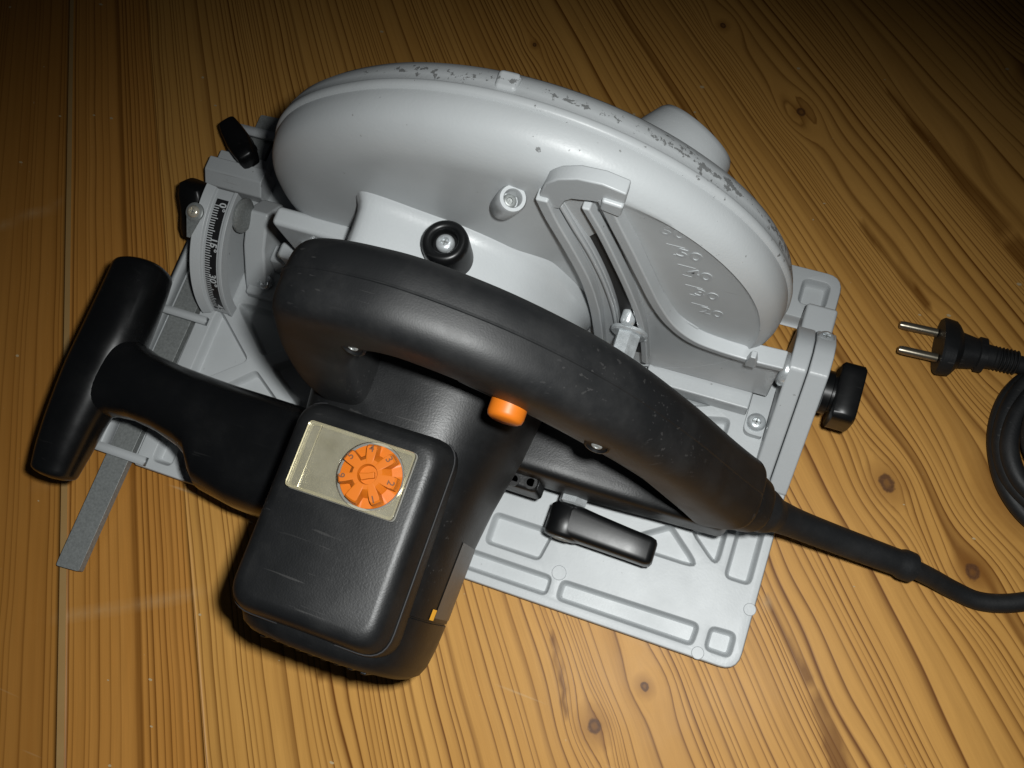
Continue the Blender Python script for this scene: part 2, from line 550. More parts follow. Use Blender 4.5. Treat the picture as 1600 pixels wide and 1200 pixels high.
    nt.links.new(rg, bs.inputs['Roughness'])
    bs.inputs['Specular IOR Level'].default_value = 0.14
    hh = math_(nt, 'ADD', math_(nt, 'MULTIPLY', late, 0.6), math_(nt, 'MULTIPLY', nf.outputs['Fac'], 0.4))
    bump(nt, hh, 0.10, 0.0004, bs)
    return m

M['wood'] = [wood_material((1.10, 0.87, 0.66), 0.0043, 0.85), wood_material((1.38, 1.12, 0.90), 0.0040, 0.9), wood_material((1.54, 1.43, 1.34), 0.0036, 1.0)]
mm, nt, bs = new_mat('pale_joint_filler')
tc = N(nt, 'ShaderNodeTexCoord').outputs['Object']
nt.links.new(mixc(nt, noise(nt, tc, 60, 4, 0.6).outputs['Fac'], (0.275, 0.160, 0.052), (0.31, 0.195, 0.078)), bs.inputs['Base Color'])
bs.inputs['Roughness'].default_value = 0.5
M['filler'] = mm

top = bpy.data.objects.new('table_top', None)
col.objects.link(top)
top['kind'] = 'structure'
top['label'] = 'lacquered pine table top of glued boards with knots and dark grain'

def board(s0, s1, r0, r1, kind, ds=0.0019, dr=0.0045):
    ns, nr = max(3, int((s1 - s0) / ds)), int((r1 - r0) / dr)
    S, R = np.meshgrid(np.linspace(s0, s1, ns), np.linspace(r0, r1, nr), indexing='ij')
    ang = S / RS
    Xc, Yc = PIV[0] + R * np.sin(ang), PIV[1] - R * np.cos(ang)
    # wandering of the rings along the board
    W_ = S.copy()
    if kind == 2:
        W_ += 0.011 * vnoise(R * 1.9 + 5, S * 2.6, 21) + 0.0022 * vnoise(R * 8, S * 12, 22) + 0.0013 * vnoise(R * 34, S * 44, 23)
        # flat sawn figure: long pointed islands
        for (ix, iy, amp, ls, lr) in ((0.372, 0.262, 0.016, 0.014, 0.10), (0.352, 0.207, 0.013, 0.010, 0.075), (0.375, -0.008, 0.014, 0.012, 0.085),
                                      (0.150, -0.058, 0.012, 0.011, 0.05), (0.24, 0.31, 0.015, 0.014, 0.08), (0.30, -0.035, 0.010, 0.013, 0.07),
                                      (0.48, 0.18, 0.014, 0.012, 0.10), (0.47, -0.05, 0.014, 0.012, 0.09)):
            a, b = to_sr(np.array(ix), np.array(iy))
            W_ += 0.62 * amp * np.exp(-((S - a) / ls) ** 2 - ((R - b) / (1.5 * lr)) ** 2)
    else:
        W_ += 0.006 * vnoise(R * 3.5, S * 3.0, 31 + kind) + 0.0010 * vnoise(R * 30, S * 60, 33 + kind)
    knot = np.full(S.shape, 2.0)
    for (kx, ky, kr, kh) in KNOTS:
        a, b = to_sr(np.array(kx), np.array(ky))
        d_s, d_r = S - a, R - b
        W_ -= 1.7 * kr * np.tanh(d_s / (1.5 * kr)) * np.exp(-(d_r / (5.5 * kr)) ** 2 - (d_s / (5.0 * kr)) ** 2)
        d = np.hypot(d_s / (3.3 * kr), d_r / (4.6 * kr))
        knot = np.minimum(knot, d / max(kh, 0.4))
    ring = W_
    streak = np.zeros(S.shape)
    if kind == 2:
        for (x0, y0, x1, y1, w0, w1) in ((0.335, 0.035, 0.3635, 0.003, 0.0008, 0.0022), (0.3635, 0.003, 0.395, -0.042, 0.0022, 0.0060),
                                         (0.3270, 0.3015, 0.40, 0.236, 0.001, 0.0050), (0.40, 0.236, 0.47, 0.165, 0.0050, 0.001),
                                         (0.331, 0.2258, 0.372, 0.190, 0.001, 0.0022),
                                         (0.262, -0.036, 0.268, -0.0435, 0.0012, 0.0012),
                                         (0.150, -0.060, 0.154, -0.0665, 0.004, 0.0006),
                                         (0.247, -0.010, 0.262, -0.033, 0.0008, 0.0012)):
            d = np.array((x1 - x0, y1 - y0)); ll = np.hypot(*d); d = d / ll
            t = ((Xc - x0) * d[0] + (Yc - y0) * d[1]) / ll
            wob = 0.0010 * vnoise(t * 6 + x0 * 90, S * 0, 41)
            off = np.abs((Xc - x0) * -d[1] + (Yc - y0) * d[0] + wob)
            w = w0 + (w1 - w0) * np.clip(t, 0, 1)
            val = np.clip((w - off) / 0.0009 + 0.5, 0, 1) * np.clip(t * 25 + 0.3, 0, 1) * np.clip((1 - t) * 25 + 0.3, 0, 1)
            streak = np.maximum(streak, val * (0.75 + 0.5 * vnoise(R * 60, S * 300, 42)))
    pale = np.zeros(S.shape)
    for (x0, y0, x1, y1, w, v) in ((-0.0117, -0.0979, 0.0178, -0.0814, 0.0009, 0.20), (0.0178, -0.0814, 0.0896, -0.0444, 0.0010, 0.34), (0.0896, -0.0444, 0.1173, -0.0311, 0.0010, 0.25),
                                   (-0.118, 0.0999, -0.0874, 0.1230, 0.0018, 0.35), (0.3336, 0.0326, 0.3419, 0.0339, 0.0008, 0.5), (-0.03, -0.03, -0.012, -0.022, 0.0012, 0.3)):
        d = np.array((x1 - x0, y1 - y0)); ll = np.hypot(*d); d = d / ll
        t = ((Xc - x0) * d[0] + (Yc - y0) * d[1]) / ll
        off = np.abs((Xc - x0) * -d[1] + (Yc - y0) * d[0] + 0.0012 * vnoise(t * 5 + x0 * 50, S * 0, 51))
        pale = np.maximum(pale, v * np.exp(-(off / w) ** 2) * np.clip(t * 12 + 0.5, 0, 1) * np.clip((1 - t) * 12 + 0.5, 0, 1))
    # small edge easing at the joint lines
    Zc = np.zeros(S.shape)
    pass
    top_v = np.stack([Xc.ravel(), Yc.ravel(), Zc.ravel()], 1)
    idx = np.arange(ns * nr).reshape(ns, nr)
    q = np.stack([idx[:-1, :-1], idx[:-1, 1:], idx[1:, 1:], idx[1:, :-1]], -1).reshape(-1, 4)[:, ::-1]
    # underside and skirt
    rim = np.concatenate([idx[:, 0], idx[-1, 1:], idx[-2::-1, -1], idx[0, -2:0:-1]])
    low = top_v[rim].copy(); low[:, 2] = -0.026
    nlow = len(rim); off = ns * nr
    j = np.arange(nlow); jn = (j + 1) % nlow
    sk = np.stack([rim[j], rim[jn], off + jn, off + j], 1)
    verts = np.concatenate([top_v, low])
    faces = [tuple(f) for f in q.tolist()] + [tuple(f) for f in sk.tolist()] + [tuple((off + j)[::-1].tolist())]
    me = bpy.data.meshes.new('board')
    me.from_pydata(verts.tolist(), [], faces)
    def attr(name, arr, typ='FLOAT'):
        a = me.attributes.new(name, typ, 'POINT')
        if typ == 'FLOAT':
            a.data.foreach_set('value', np.concatenate([arr.ravel(), np.zeros(nlow)]).astype(np.float32))
        else:
            a.data.foreach_set('vector', np.concatenate([arr.reshape(-1, 3), np.zeros((nlow, 3))]).astype(np.float32).ravel())
    attr('ring', ring); attr('knot', knot); attr('streak', np.clip(streak, 0, 1)); attr('pale', pale)
    attr('sr', np.stack([W_ * 1100, R * 34, S * 0], -1), 'FLOAT_VECTOR')
    me.polygons.foreach_set('use_smooth', np.ones(len(me.polygons), bool))
    me.materials.append(M['wood'][kind])
    o = bpy.data.objects.new('board', me)
    col.objects.link(o)
    o.parent = top
    return o

D2S = math.radians(1) * RS
board(14.0 * D2S, 26.02 * D2S, 0.35, 1.75, 0)
board(26.20 * D2S, 29.2 * D2S, 0.35, 1.75, 1)
board(29.2 * D2S, 62.0 * D2S, 0.35, 1.75, 2)
# pale filled joint between the first two boards
bm = B()
ring_pts = []
for r in np.linspace(0.35, 1.75, 120):
    a0, a1 = math.radians(26.025), math.radians(26.195)
    ring_pts.append((r, a0, a1))
tl = [bm.verts.new((PIV[0] + r * math.sin(a), PIV[1] - r * math.cos(a), -0.0003)) for r, a, _ in ring_pts]
tr = [bm.verts.new((PIV[0] + r * math.sin(a), PIV[1] - r * math.cos(a), -0.0003)) for r, _, a in ring_pts]
for i in range(len(tl) - 1):
    bm.faces.new((tl[i], tl[i + 1], tr[i + 1], tr[i]))
ex = bmesh.ops.extrude_face_region(bm, geom=list(bm.faces))
bmesh.ops.translate(bm, verts=[g for g in ex['geom'] if isinstance(g, bmesh.types.BMVert)], vec=(0, 0, -0.02))
finish('joint_filler', bm, M['filler'], top, root=None)

# ------------------------------------------------------------------ the circular saw
saw = bpy.data.objects.new('circular_saw', None)
col.objects.link(saw)
saw.location = ROOT
saw['label'] = 'grey and black electric circular saw with orange dial lying on the pine table'
saw['category'] = 'circular saw'

L, W = 0.330, 0.1902
ZF, ZT = 0.0032, 0.0090

def part(name, bm, mat, parent=saw, **kw):
    return finish(name, bm, M[mat], parent, **kw)

# ---- base plate: floor sheet and a ribbed upper layer with pockets
bm = B()
slot = [(0.055, 0.140), (0.3235, 0.140), (0.3235, 0.1655), (0.055, 0.1655)]
slab(bm, rounded([(0, 0), (L, 0), (L, W), (0, W)], 0.0075), [rounded(slot, 0.004)], 0.0006, ZF)
plate = part('base_plate', bm, 'cast', bevel=0.0005)

bm = B()
holes = [
    [(0.128, 0.0032), (0.2422, 0.0032), (0.2422, 0.0136), (0.128, 0.0136)],
    [(0.2455, 0.0032), (0.3100, 0.0032), (0.3108, 0.0145), (0.2455, 0.0137)],
    [(0.3140, 0.0035), (0.3268, 0.0035), (0.3268, 0.0158), (0.3140, 0.0152)],
    [(0.206, 0.0172), (0.234, 0.0172), (0.237, 0.0335), (0.206, 0.0335)],
    [(0.2605, 0.0362), (0.3060, 0.0362), (0.2860, 0.0530)],
    [(0.2925, 0.0535), (0.3112, 0.0380), (0.3112, 0.0600)],
    [(0.3140, 0.0362), (0.3268, 0.0362), (0.3268, 0.0760), (0.3140, 0.0760)],
    [(0.2600, 0.1140), (0.2945, 0.1125), (0.2660, 0.1045)],
    [(0.2740, 0.1030), (0.2990, 0.1090), (0.2985, 0.0960), (0.2880, 0.0830)],
    [(0.0385, 0.0955), (0.1040, 0.0955), (0.0660, 0.0705)],
    [(0.0320, 0.0910), (0.0320, 0.0430), (0.0610, 0.0670)],
    [(0.0385, 0.0385), (0.1040, 0.0385), (0.0660, 0.0640)],
    [(0.1080, 0.0910), (0.1080, 0.0430), (0.0710, 0.0670)],
    [(0.0320, 0.0035), (0.0440, 0.0035), (0.0440, 0.0330), (0.0320, 0.0330)],
    [(0.0470, 0.0035), (0.1240, 0.0035), (0.1240, 0.0330), (0.0470, 0.0330)],
    [(0.3120, 0.1720), (0.3262, 0.1720), (0.3262, 0.1860), (0.3120, 0.1860)],
]
outer = rounded([(0.0245, 0), (L, 0), (L, W), (0.0245, W)], [0.001, 0.0075, 0.0075, 0.001])

def loop_offset(loop, d):
    n = len(loop)
    P = [Vector((p[0], p[1])) for p in loop]
    area = sum(P[k].x * P[(k + 1) % n].y - P[(k + 1) % n].x * P[k].y for k in range(n))
    sg = 1 if area > 0 else -1
    out = []
    for k in range(n):
        t = (P[(k + 1) % n] - P[k - 1])
        if t.length < 1e-9:
            out.append(P[k]); continue
        t.normalize()
        out.append(P[k] + Vector((-t.y, t.x)) * sg * d)        # inwards
    return out

def casting(bm, outer, holes, z0, z1):
    """top sheet with pockets whose walls fall away in a soft curve"""
    edges, loops = [], []
    for loop in [outer] + holes:
        vs = [bm.verts.new((p[0], p[1], z1)) for p in loop]
        loops.append(vs)
        for k in range(len(vs)):
            edges.append(bm.edges.new((vs[k], vs[(k + 1) % len(vs)])))
    bmesh.ops.triangle_fill(bm, edges=edges, use_beauty=True, use_dissolve=False)
    h = z1 - z0
    for li, (loop, vs) in enumerate(zip([outer] + holes, loops)):
        prev = vs
        steps = ((-0.0004, 0.05), (-0.0008, 0.22), (-0.0008, 1.0)) if li == 0 else ((0.0003, 0.05), (0.0007, 0.18), (0.0012, 0.52), (0.0018, 0.80), (0.0026, 0.95), (0.0038, 1.0))
        for d, f in steps:
            ring = [bm.verts.new((p[0], p[1], z1 - h * f)) for p in loop_offset(loop, d)]
            m = len(ring)
            for k in range(m):
                bm.faces.new((prev[k], prev[(k + 1) % m], ring[(k + 1) % m], ring[k]))
            prev = ring
casting(bm, outer, [rounded(h, 0.0038, 5) for h in holes] + [rounded(slot, 0.004)], ZF - 0.0004, ZT)
slab(bm, rounded([(0, 0), (0.0042, 0), (0.0042, W), (0, W)], 0.001, 2), [], ZF, ZT)
# walls round the guide bar channel
for y0, y1 in ((0.0, 0.0045), (0.0775, 0.0815), (W - 0.0045, W)):
    add_box(bm, 0.0, 0.031, y0, y1, 0.00905, 0.0128)
rl = part('rib_layer', bm, 'cast', plate, smooth=180)
wn_ = rl.modifiers.new('wn', 'WEIGHTED_NORMAL')
wn_.weight = 100
# ejector marks
for (x, y, r) in ((0.2440, 0.0155, 0.0034), (0.3125, 0.0018, 0.0028), (0.3288, 0.0268, 0.0028), (0.3005, 0.0960, 0.0030)):
    bm = B()
    add_lathe(bm, (x, y, ZT - 0.001), (0, 0, 1), [(r, 0), (r, 0.0013), (r - 0.0003, 0.0016), (0, 0.0016)], 24)
    part('ejector_mark', bm, 'cast', plate)

# ---- flat guide bar through the channel, and its clamp
bm = B()
slab(bm, rounded([(0.0070, -0.0590), (0.0198, -0.0580), (0.0222, 0.2010), (0.0094, 0.2005)], 0.0012, 3), [], 0.0040, 0.0082)
part('guide_bar', bm, 'bar', bevel=0.0003)

# clamp block over the bar, front corner
bm = B()
add_prism(bm, [(0.001, 0.1500, 0.0092), (0.001, 0.1640, 0.0092), (0.001, 0.1640, 0.0230), (0.001, 0.1560, 0.0230), (0.001, 0.1500, 0.0170)], (0.034, 0, 0))
add_box(bm, 0.0, 0.030, 0.1660, 0.1720, 0.0092, 0.0150)
part('bar_clamp', bm, 'cast', bevel=0.0008)

def wing_knob(origin, axis, wingdir, rad, length, wing, h=0.012, th=0.0062, parent=saw, name='wing_knob'):
    bm = B()
    add_lathe(bm, origin, axis, [(rad * 0.8, 0), (rad, length * 0.15), (rad * 0.92, length * 0.6), (rad * 0.8, length * 0.7)], 24)
    w = Vector(axis).normalized()
    d = Vector(wingdir).normalized()
    s = w.cross(d).normalized()
    o = Vector(origin) + w * (length * 0.45 + h * 0.3)
    rings = []
    for t, hh, k in ((-1.0, 0.70, 0.55), (-0.93, 0.9, 0.8), (-0.6, 1.0, 0.95), (0.0, 0.85, 1.1), (0.6, 1.0, 0.95), (0.93, 0.9, 0.8), (1.0, 0.70, 0.55)):
        rings.append(sup(o + d * wing * t + w * (0.0015 * abs(t)), w, s, h * hh * 0.5, th * k, 4.0, 24))
    add_rings(bm, rings)
    return part(name, bm, 'gloss', parent, smooth=45)

wing_knob((0.0175, 0.1725, 0.0160), (-0.1, 0.05, 1), (0.75, -0.66, 0.0), 0.0060, 0.013, 0.0135, 0.012, 0.0060)

# ---- front bevel quadrant
QY, QZ = 0.1340, 0.0050
def qpt(x, R, ph):
    return Vector((x, QY - R * math.sin(ph), QZ + R * math.cos(ph)))
QX0, QX1, QR = 0.0290, 0.0450, 0.0490
quad = None
bm = B()
phs = [math.radians(-2 + 82 * k / 36) for k in range(37)]
rings = []
for p in phs:
    f = 1 + 0.10 * max(0, (p - 0.2))                       # outer rim swells towards the foot on the front side
    rings.append([qpt(QX0, QR * 0.90, p), qpt(QX0, QR * 1.045 * (1 + 0.02 * f), p), qpt(QX0 + 0.0045, QR * 1.03, p), qpt(QX0 + 0.0050, QR, p),
                  qpt(QX1 - 0.0022, QR, p), qpt(QX1 - 0.0018, QR * 1.012, p), qpt(QX1, QR * 1.012, p), qpt(QX1, QR * 0.90, p)])
add_rings(bm, rings)
quad = part('bevel_quadrant', bm, 'paint', bevel=0.0006)
bm = B()                                                    # web of the quadrant
web = [qpt(QX0 + 0.004, QR * 0.92, p) for p in phs] + [Vector((QX0 + 0.004, QY - 0.046, 0.0092)), Vector((QX0 + 0.004, QY + 0.010, 0.0092))]
add_prism(bm, web, (0.006, 0, 0))
part('quadrant_web', bm, 'paint', quad, bevel=0.0006)
# scale strip, ticks and figures
bm = B()
ph0, ph1 = math.radians(4), math.radians(76)
NS = 40
a = [qpt(QX0 + 0.0066, QR + 0.00015, ph0 + (ph1 - ph0) * k / NS) for k in range(NS + 1)]
b = [qpt(QX1 - 0.0030, QR + 0.00015, ph0 + (ph1 - ph0) * k / NS) for k in range(NS + 1)]
va = [bm.verts.new(p) for p in a]; vb = [bm.verts.new(p) for p in b]
for k in range(NS):
    bm.faces.new((va[k], va[k + 1], vb[k + 1], vb[k]))
strip = part('angle_scale', bm, 'ink', quad)
PH = lambda deg: math.radians(8 + deg * 65 / 45)
bm = B()
for d in range(0, 46):
    p = PH(d)
    ln = 0.0052 if d % 15 == 0 else (0.0038 if d % 5 == 0 else 0.0028)
    q0, q1 = p - 0.0048, p + 0.0048
    vs = [bm.verts.new(qpt(x, QR + 0.00035, q)) for x, q in ((QX0 + 0.0067, q0), (QX0 + 0.0067 + ln, q0), (QX0 + 0.0067 + ln, q1), (QX0 + 0.0067, q1))]
    bm.faces.new(vs)
ticks = part('scale_tick', bm, 'white', quad)
ticks['kind'] = 'stuff'
for d, s in ((0, "0°"), (15, "15°"), (30, "30°"), (45, "45")):
    p = PH(d) + 0.01
    o = qpt(QX1 - 0.0052, QR + 0.0004, p)
    tang = Vector((0, -math.cos(p), -math.sin(p)))
    text_mesh('scale_figure', s, 0.0052, axes(o, tang, (1, 0, 0)), M['white'], quad, 0.00005, 0.00008)
# pointer and its screw
bm = B()
p = PH(5)
o = qpt(QX0 - 0.0003, QR * 1.06, p)
nrm = Vector((0, -math.sin(p), math.cos(p))); tg = Vector((0, -math.cos(p), -math.sin(p)))
add_lathe(bm, o, nrm, [(0.0046, 0), (0.0046, 0.0012), (0.0040, 0.0016), (0, 0.0016)], 24)
add_prism(bm, [o + tg * 0.003 + Vector((-0.0035, 0, 0)), o + tg * 0.0125 + Vector((-0.0005, 0, 0)), o + tg * 0.0125 + Vector((0.0008, 0, 0)), o + tg * 0.003 + Vector((0.0035, 0, 0))], nrm * 0.0010)
part('angle_pointer', bm, 'bar', quad)

def screw_head(origin, axis, r, h=0.0022, mat='steel', parent=saw, name='screw', slot_=True, socket=False):
    """dome head with a cross recess or hexagon socket cut as real facets"""
    bm = B()
    add_lathe(bm, origin, axis, [(r, 0), (r, h * 0.35), (r * 0.93, h * 0.65), (r * 0.75, h * 0.92), (r * 0.48, h), (r * 0.40, h * 0.45), (0, h * 0.40)], 24)
    o = part(name, bm, mat, parent, smooth=50)
    if slot_:
        u, v, w = frame(axis)
        bm = B()
        c = Vector(origin) + w * h * 0.72
        for d, s in ((u, v), (v, u)):
            pts = [c + d * r * 0.40 + s * r * 0.07, c - d * r * 0.40 + s * r * 0.07, c - d * r * 0.40 - s * r * 0.07, c + d * r * 0.40 - s * r * 0.07]
            add_prism(bm, pts, w * h * 0.05)
        part('recess', bm, 'bar', o)
    return o

screw_head(o + nrm * 0.0016, nrm, 0.0030, 0.0018, 'brass', quad)
# black wing knob in front of the quadrant
wing_knob((0.0285, 0.1270, 0.0320), (-1, 0.12, 0.02), (0.0, 0.70, 0.71), 0.0080, 0.020, 0.0150, 0.015, 0.0080)

# front bracket casting between quadrant and guard
bm = B()
add_prism(bm, [(0.0455, 0.1440, 0.0095), (0.0455, 0.1440, 0.0330), (0.0455, 0.1330, 0.0430), (0.0455, 0.1180, 0.0330), (0.0455, 0.1050, 0.0180), (0.0455, 0.0985, 0.0095)], (0.012, 0, 0))
add_prism(bm, [(0.0580, 0.1120, 0.0092), (0.0580, 0.1290, 0.0092), (0.0580, 0.1250, 0.0260), (0.0580, 0.1160, 0.0260)], (0.022, 0, 0))
add_box(bm, 0.0470, 0.0700, 0.0990, 0.1140, 0.0092, 0.0160)
part('front_bracket', bm, 'paint', bevel=0.0014, seg=3)
screw_head((0.0562, 0.1068, 0.0161), (0, 0, 1), 0.0042, 0.0034)
screw_head((0.0500, 0.1330, 0.0320), (0.75, -0.2, 0.6), 0.0028, 0.0026)
screw_head((0.0640, 0.1205, 0.0262), (0.3, -0.3, 0.9), 0.0023, 0.0016, 'brass')
bm = B()
add_lathe(bm, (0.0456, 0.1290, 0.0440), (1, 0, 0), [(0.0088, 0), (0.0088, 0.0010), (0.0075, 0.0022), (0.0045, 0.0028), (0, 0.0028)], 28)
part('pivot_washer', bm, 'bar')

# front pivot arm carrying the guard
bm = B()
add_prism(bm, [(0.0960, 0.1080, 0.0700), (0.0960, 0.1165, 0.0700), (0.0960, 0.1165, 0.1060), (0.0960, 0.1080, 0.1060)], (0.036, 0, 0))
add_prism(bm, [(0.0960, 0.1080, 0.0500), (0.0960, 0.1165, 0.0500), (0.0960, 0.1165, 0.0698), (0.0960, 0.1080, 0.0698)], (0.014, 0, 0))
add_box(bm, 0.0800, 0.0958, 0.1085, 0.1165, 0.0300, 0.0620)
part('pivot_arm', bm, 'paint', bevel=0.0022, seg=3)
bm = B()
add_lathe(bm, (0.1080, 0.1080, 0.0900), (0.25, -1, 0.1), [(0.0035, -0.002), (0.0035, 0.014), (0.0028, 0.016), (0, 0.016)], 20)
part('pivot_pin', bm, 'steel')

# ---- blade guard
PLAIN = [(0.0, 0.1150), (0.040, 0.1150), (0.066, 0.1150), (0.0770, 0.1150), (0.0830, 0.1150), (0.0862, 0.11515), (0.0893, 0.1157), (0.0922, 0.1166), (0.0949, 0.1178), (0.0978, 0.1197), (0.0996, 0.1216), (0.1007, 0.1238), (0.1014, 0.1266)]
CUT = [(0.0, 0.1186), (0.040, 0.1186), (0.066, 0.1186), (0.0860, 0.1186), (0.0925, 0.1186), (0.0938, 0.1184), (0.0943, 0.1179), (0.0947, 0.1176), (0.0955, 0.1181), (0.0978, 0.1197), (0.0996, 0.1216), (0.1007, 0.1238), (0.1014, 0.1266)]
REST = [(0.1016, 0.1288), (0.1014, 0.1304), (0.1021, 0.1309), (0.1025, 0.1316), (0.1025, 0.1330), (0.1022, 0.1336), (0.1017, 0.1341), (0.1018, 0.1360),
        (0.1006, 0.1395), (0.0982, 0.1425), (0.0945, 0.1450), (0.0900, 0.1466), (0.084, 0.1474), (0.070, 0.1476), (0.0, 0.1476)]
def guard_bm(zmin=0.0135, n=180):
    """lathe about the spindle; the swollen rim is cut back to a flat where the depth scale sits"""
    bm = B()
    def sm(a, b, v):
        t = max(0.0, min(1.0, (v - a) / (b - a)))
        return t * t * (3 - 2 * t)
    rings = [[] for _ in range(len(PLAIN) + len(REST))]
    for k in range(n):
        th = 2 * math.pi * k / n
        deg = math.degrees(th)
        dg = deg - 360 if deg > 180 else deg
        w = sm(-84, -68, dg) * (1 - sm(44, 92, dg))
        swell = 1 + 0.055 * sm(118, 165, deg) * (1 - sm(205, 250, deg))
        pr = [(a[0] + (b[0] - a[0]) * w, a[1] + (b[1] - a[1]) * w) for a, b in zip(PLAIN, CUT)] + REST
        for q, (r, y) in enumerate(pr):
            r = max(r, 1e-4) * (1 + (swell - 1) * min(1.0, r / 0.09))
            rings[q].append(Vector((GX + r * math.cos(th), y, max(zmin, GZ + r * math.sin(th)))))
    add_rings(bm, rings, cap=False)
    bmesh.ops.dissolve_degenerate(bm, dist=1e-6, edges=bm.edges)
    return bm
guard = part('blade_guard', guard_bm(), 'guard', smooth=50)

# little lug across the ridge at the top
bm = B()
add_prism(bm, [(0.2005, 0.1345, GZ + 0.0960), (0.2090, 0.1345, GZ + 0.0960), (0.2083, 0.1345, GZ + 0.1026), (0.2012, 0.1345, GZ + 0.1028)], (0, 0.0065, 0))
lug_mat = 'guard'
part('guard_lug', bm, lug_mat, guard, bevel=0.0015, seg=3)

# dust port
bm = B()
o = Vector((0.2440, 0.1455, 0.1330)); e = Vector((0.2570, 0.1715, 0.1390))
ax = (e - o).normalized(); u, v, w = frame(ax); ln = (e - o).length
rings = []
for t, r in ((0.0, 0.0370), (0.12, 0.0305), (0.26, 0.0258), (0.42, 0.0222), (0.60, 0.0198), (0.80, 0.0180), (0.93, 0.0168), (0.99, 0.0156), (1.0, 0.0148), (1.0, 0.0132), (0.6, 0.0130)):
    rings.append([o + ax * ln * t + (u * math.cos(2 * math.pi * k / 48) + v * math.sin(2 * math.pi * k / 48)) * r for k in range(48)])
add_rings(bm, rings)
part('dust_port', bm, 'guard', guard, smooth=60)

# gear housing on the near face of the guard
bm = B()
hp = [(0.1454, 0.1375), (0.1516, 0.1437), (0.1712, 0.1395), (0.1919, 0.1333), (0.2104, 0.121), (0.2228, 0.0989), (0.228, 0.0783), (0.2259, 0.0576), (0.2156, 0.0411), (0.197, 0.0318), (0.166, 0.0318), (0.1516, 0.0411), (0.1443, 0.0576)]
hp = [tuple(p) for p in catmull(hp + [hp[0]], 5)[:-1]]
cx, cz = 0.184, 0.086
rings = []
for y, s in ((0.1200, 1.075), (0.1160, 1.065), (0.1143, 1.040), (0.1125, 1.018), (0.1100, 1.005), (0.1060, 1.0), (0.0850, 0.985), (0.0790, 0.97), (0.0775, 0.93)):
    rings.append([Vector((cx + (x - cx) * s, y, cz + (z - cz) * s)) for x, z in hp])
add_rings(bm, rings)
part('gear_housing', bm, 'paint', smooth=60)

# screw well standing against the guard face
bm = B()
o = Vector((0.2055, 0.1150, 0.1640)); e = Vector((0.2120, 0.1120, 0.1790))
ax = (e - o).normalized(); ln = (e - o).length
add_lathe(bm, o, ax, [(0.0026, -0.0035), (0.0038, -0.0022), (0.0045, 0), (0.0047, ln * 0.6), (0.0047, ln * 0.92), (0.0042, ln), (0.0031, ln), (0.0028, ln * 0.96), (0.0028, ln * 0.60), (0, ln * 0.60)], 32)
part('screw_well', bm, 'paint', smooth=50)
screw_head(o + ax * ln * 0.605, ax, 0.0024, 0.0012, 'bar')

# spindle lock button
bm = B()
o = Vector((0.1838, 0.1030, 0.1240)); ax = Vector((0.03, 0.06, 1)).normalized()
add_lathe(bm, o, ax, [(0.0088, 0), (0.0086, 0.012), (0.0086, 0.0205), (0.0083, 0.0228), (0.0072, 0.0240), (0.0054, 0.0238), (0.0048, 0.0228), (0.0044, 0.0205), (0, 0.0205)], 40)
btn = part('lock_button', bm, 'gloss', smooth=60)
screw_head(o + ax * 0.0206, ax, 0.0034, 0.0024, 'steel', btn)

# ---- depth guide: slotted arc with rails, wall towards the rear
YB, YF = 0.1213, 0.1165
Lc = [(0.2193, 0.1828), (0.2215, 0.1688), (0.2259, 0.1479), (0.2301, 0.1239), (0.2321, 0.0979), (0.2324, 0.075), (0.2321, 0.0385)]
S0 = [(0.2274, 0.1766), (0.2311, 0.1609), (0.2356, 0.1422), (0.2394, 0.1208), (0.242, 0.0979), (0.2431, 0.075), (0.2431, 0.0385)]
S1 = [(0.2342, 0.1807), (0.2384, 0.1641), (0.2426, 0.1437), (0.2467, 0.1219), (0.2504, 0.0979), (0.2525, 0.075), (0.2535, 0.0385)]
Rr = [(0.2436, 0.1906), (0.2472, 0.174), (0.2514, 0.1562), (0.2561, 0.1354), (0.2608, 0.1156), (0.267, 0.0979), (0.2754, 0.0885)]
def smoothc(c, k=5):
    return [tuple(p) for p in catmull(c, k)]
def strip_solid(bm, A, Bc, y0, y1):
    A, Bc = smoothc(A), smoothc(Bc)
    rings = [[Vector((a[0], y0, a[1])), Vector((b[0], y0, b[1])), Vector((b[0], y1, b[1])), Vector((a[0], y1, a[1]))] for a, b in zip(A, Bc)]
    add_rings(bm, rings)
def offs(c, d):
    return [(x + d, z) for x, z in c]
bm = B()
strip_solid(bm, Lc, S0, YF - 0.0005, YB)                    # left limb
part('depth_guide', bm, 'paint', bevel=0.0008)
depth = bpy.data.objects['depth_guide']
bm = B()
strip_solid(bm, offs(Lc, 0.0004), offs(Lc, 0.0046), YF - 0.0048, YF - 0.0003)   # proud outer rail
strip_solid(bm, offs(S0, -0.0018), offs(S0, -0.0002), YF - 0.0022, YF - 0.0003)
part('guide_rail', bm, 'paint', depth, bevel=0.0007)
bm = B()
strip_solid(bm, S1, Rr, YF + 0.0015, YB)                     # right limb, a sunk web between two rails
part('guide_web', bm, 'paint', depth, bevel=0.0005)
bm = B()
strip_solid(bm, offs(S1, -0.0002), offs(S1, 0.0026), YF - 0.0030, YB - 0.0008)
part('guide_rail', bm, 'paint', depth, bevel=0.0007)
bm = B()
Rr2 = Rr[:-1] + [(0.2754, 0.0875), (0.2858, 0.0838), (0.2983, 0.0828), (0.3108, 0.0838)]
strip_solid(bm, [(x - 0.0042, z - 0.0002) for x, z in Rr[:6]] + [(0.2723, 0.0843), (0.2848, 0.0797), (0.2983, 0.0786), (0.3108, 0.0797)], Rr2, YF - 0.0035, YB - 0.0004)
part('guide_rail', bm, 'paint', depth, bevel=0.0007)
bm = B()
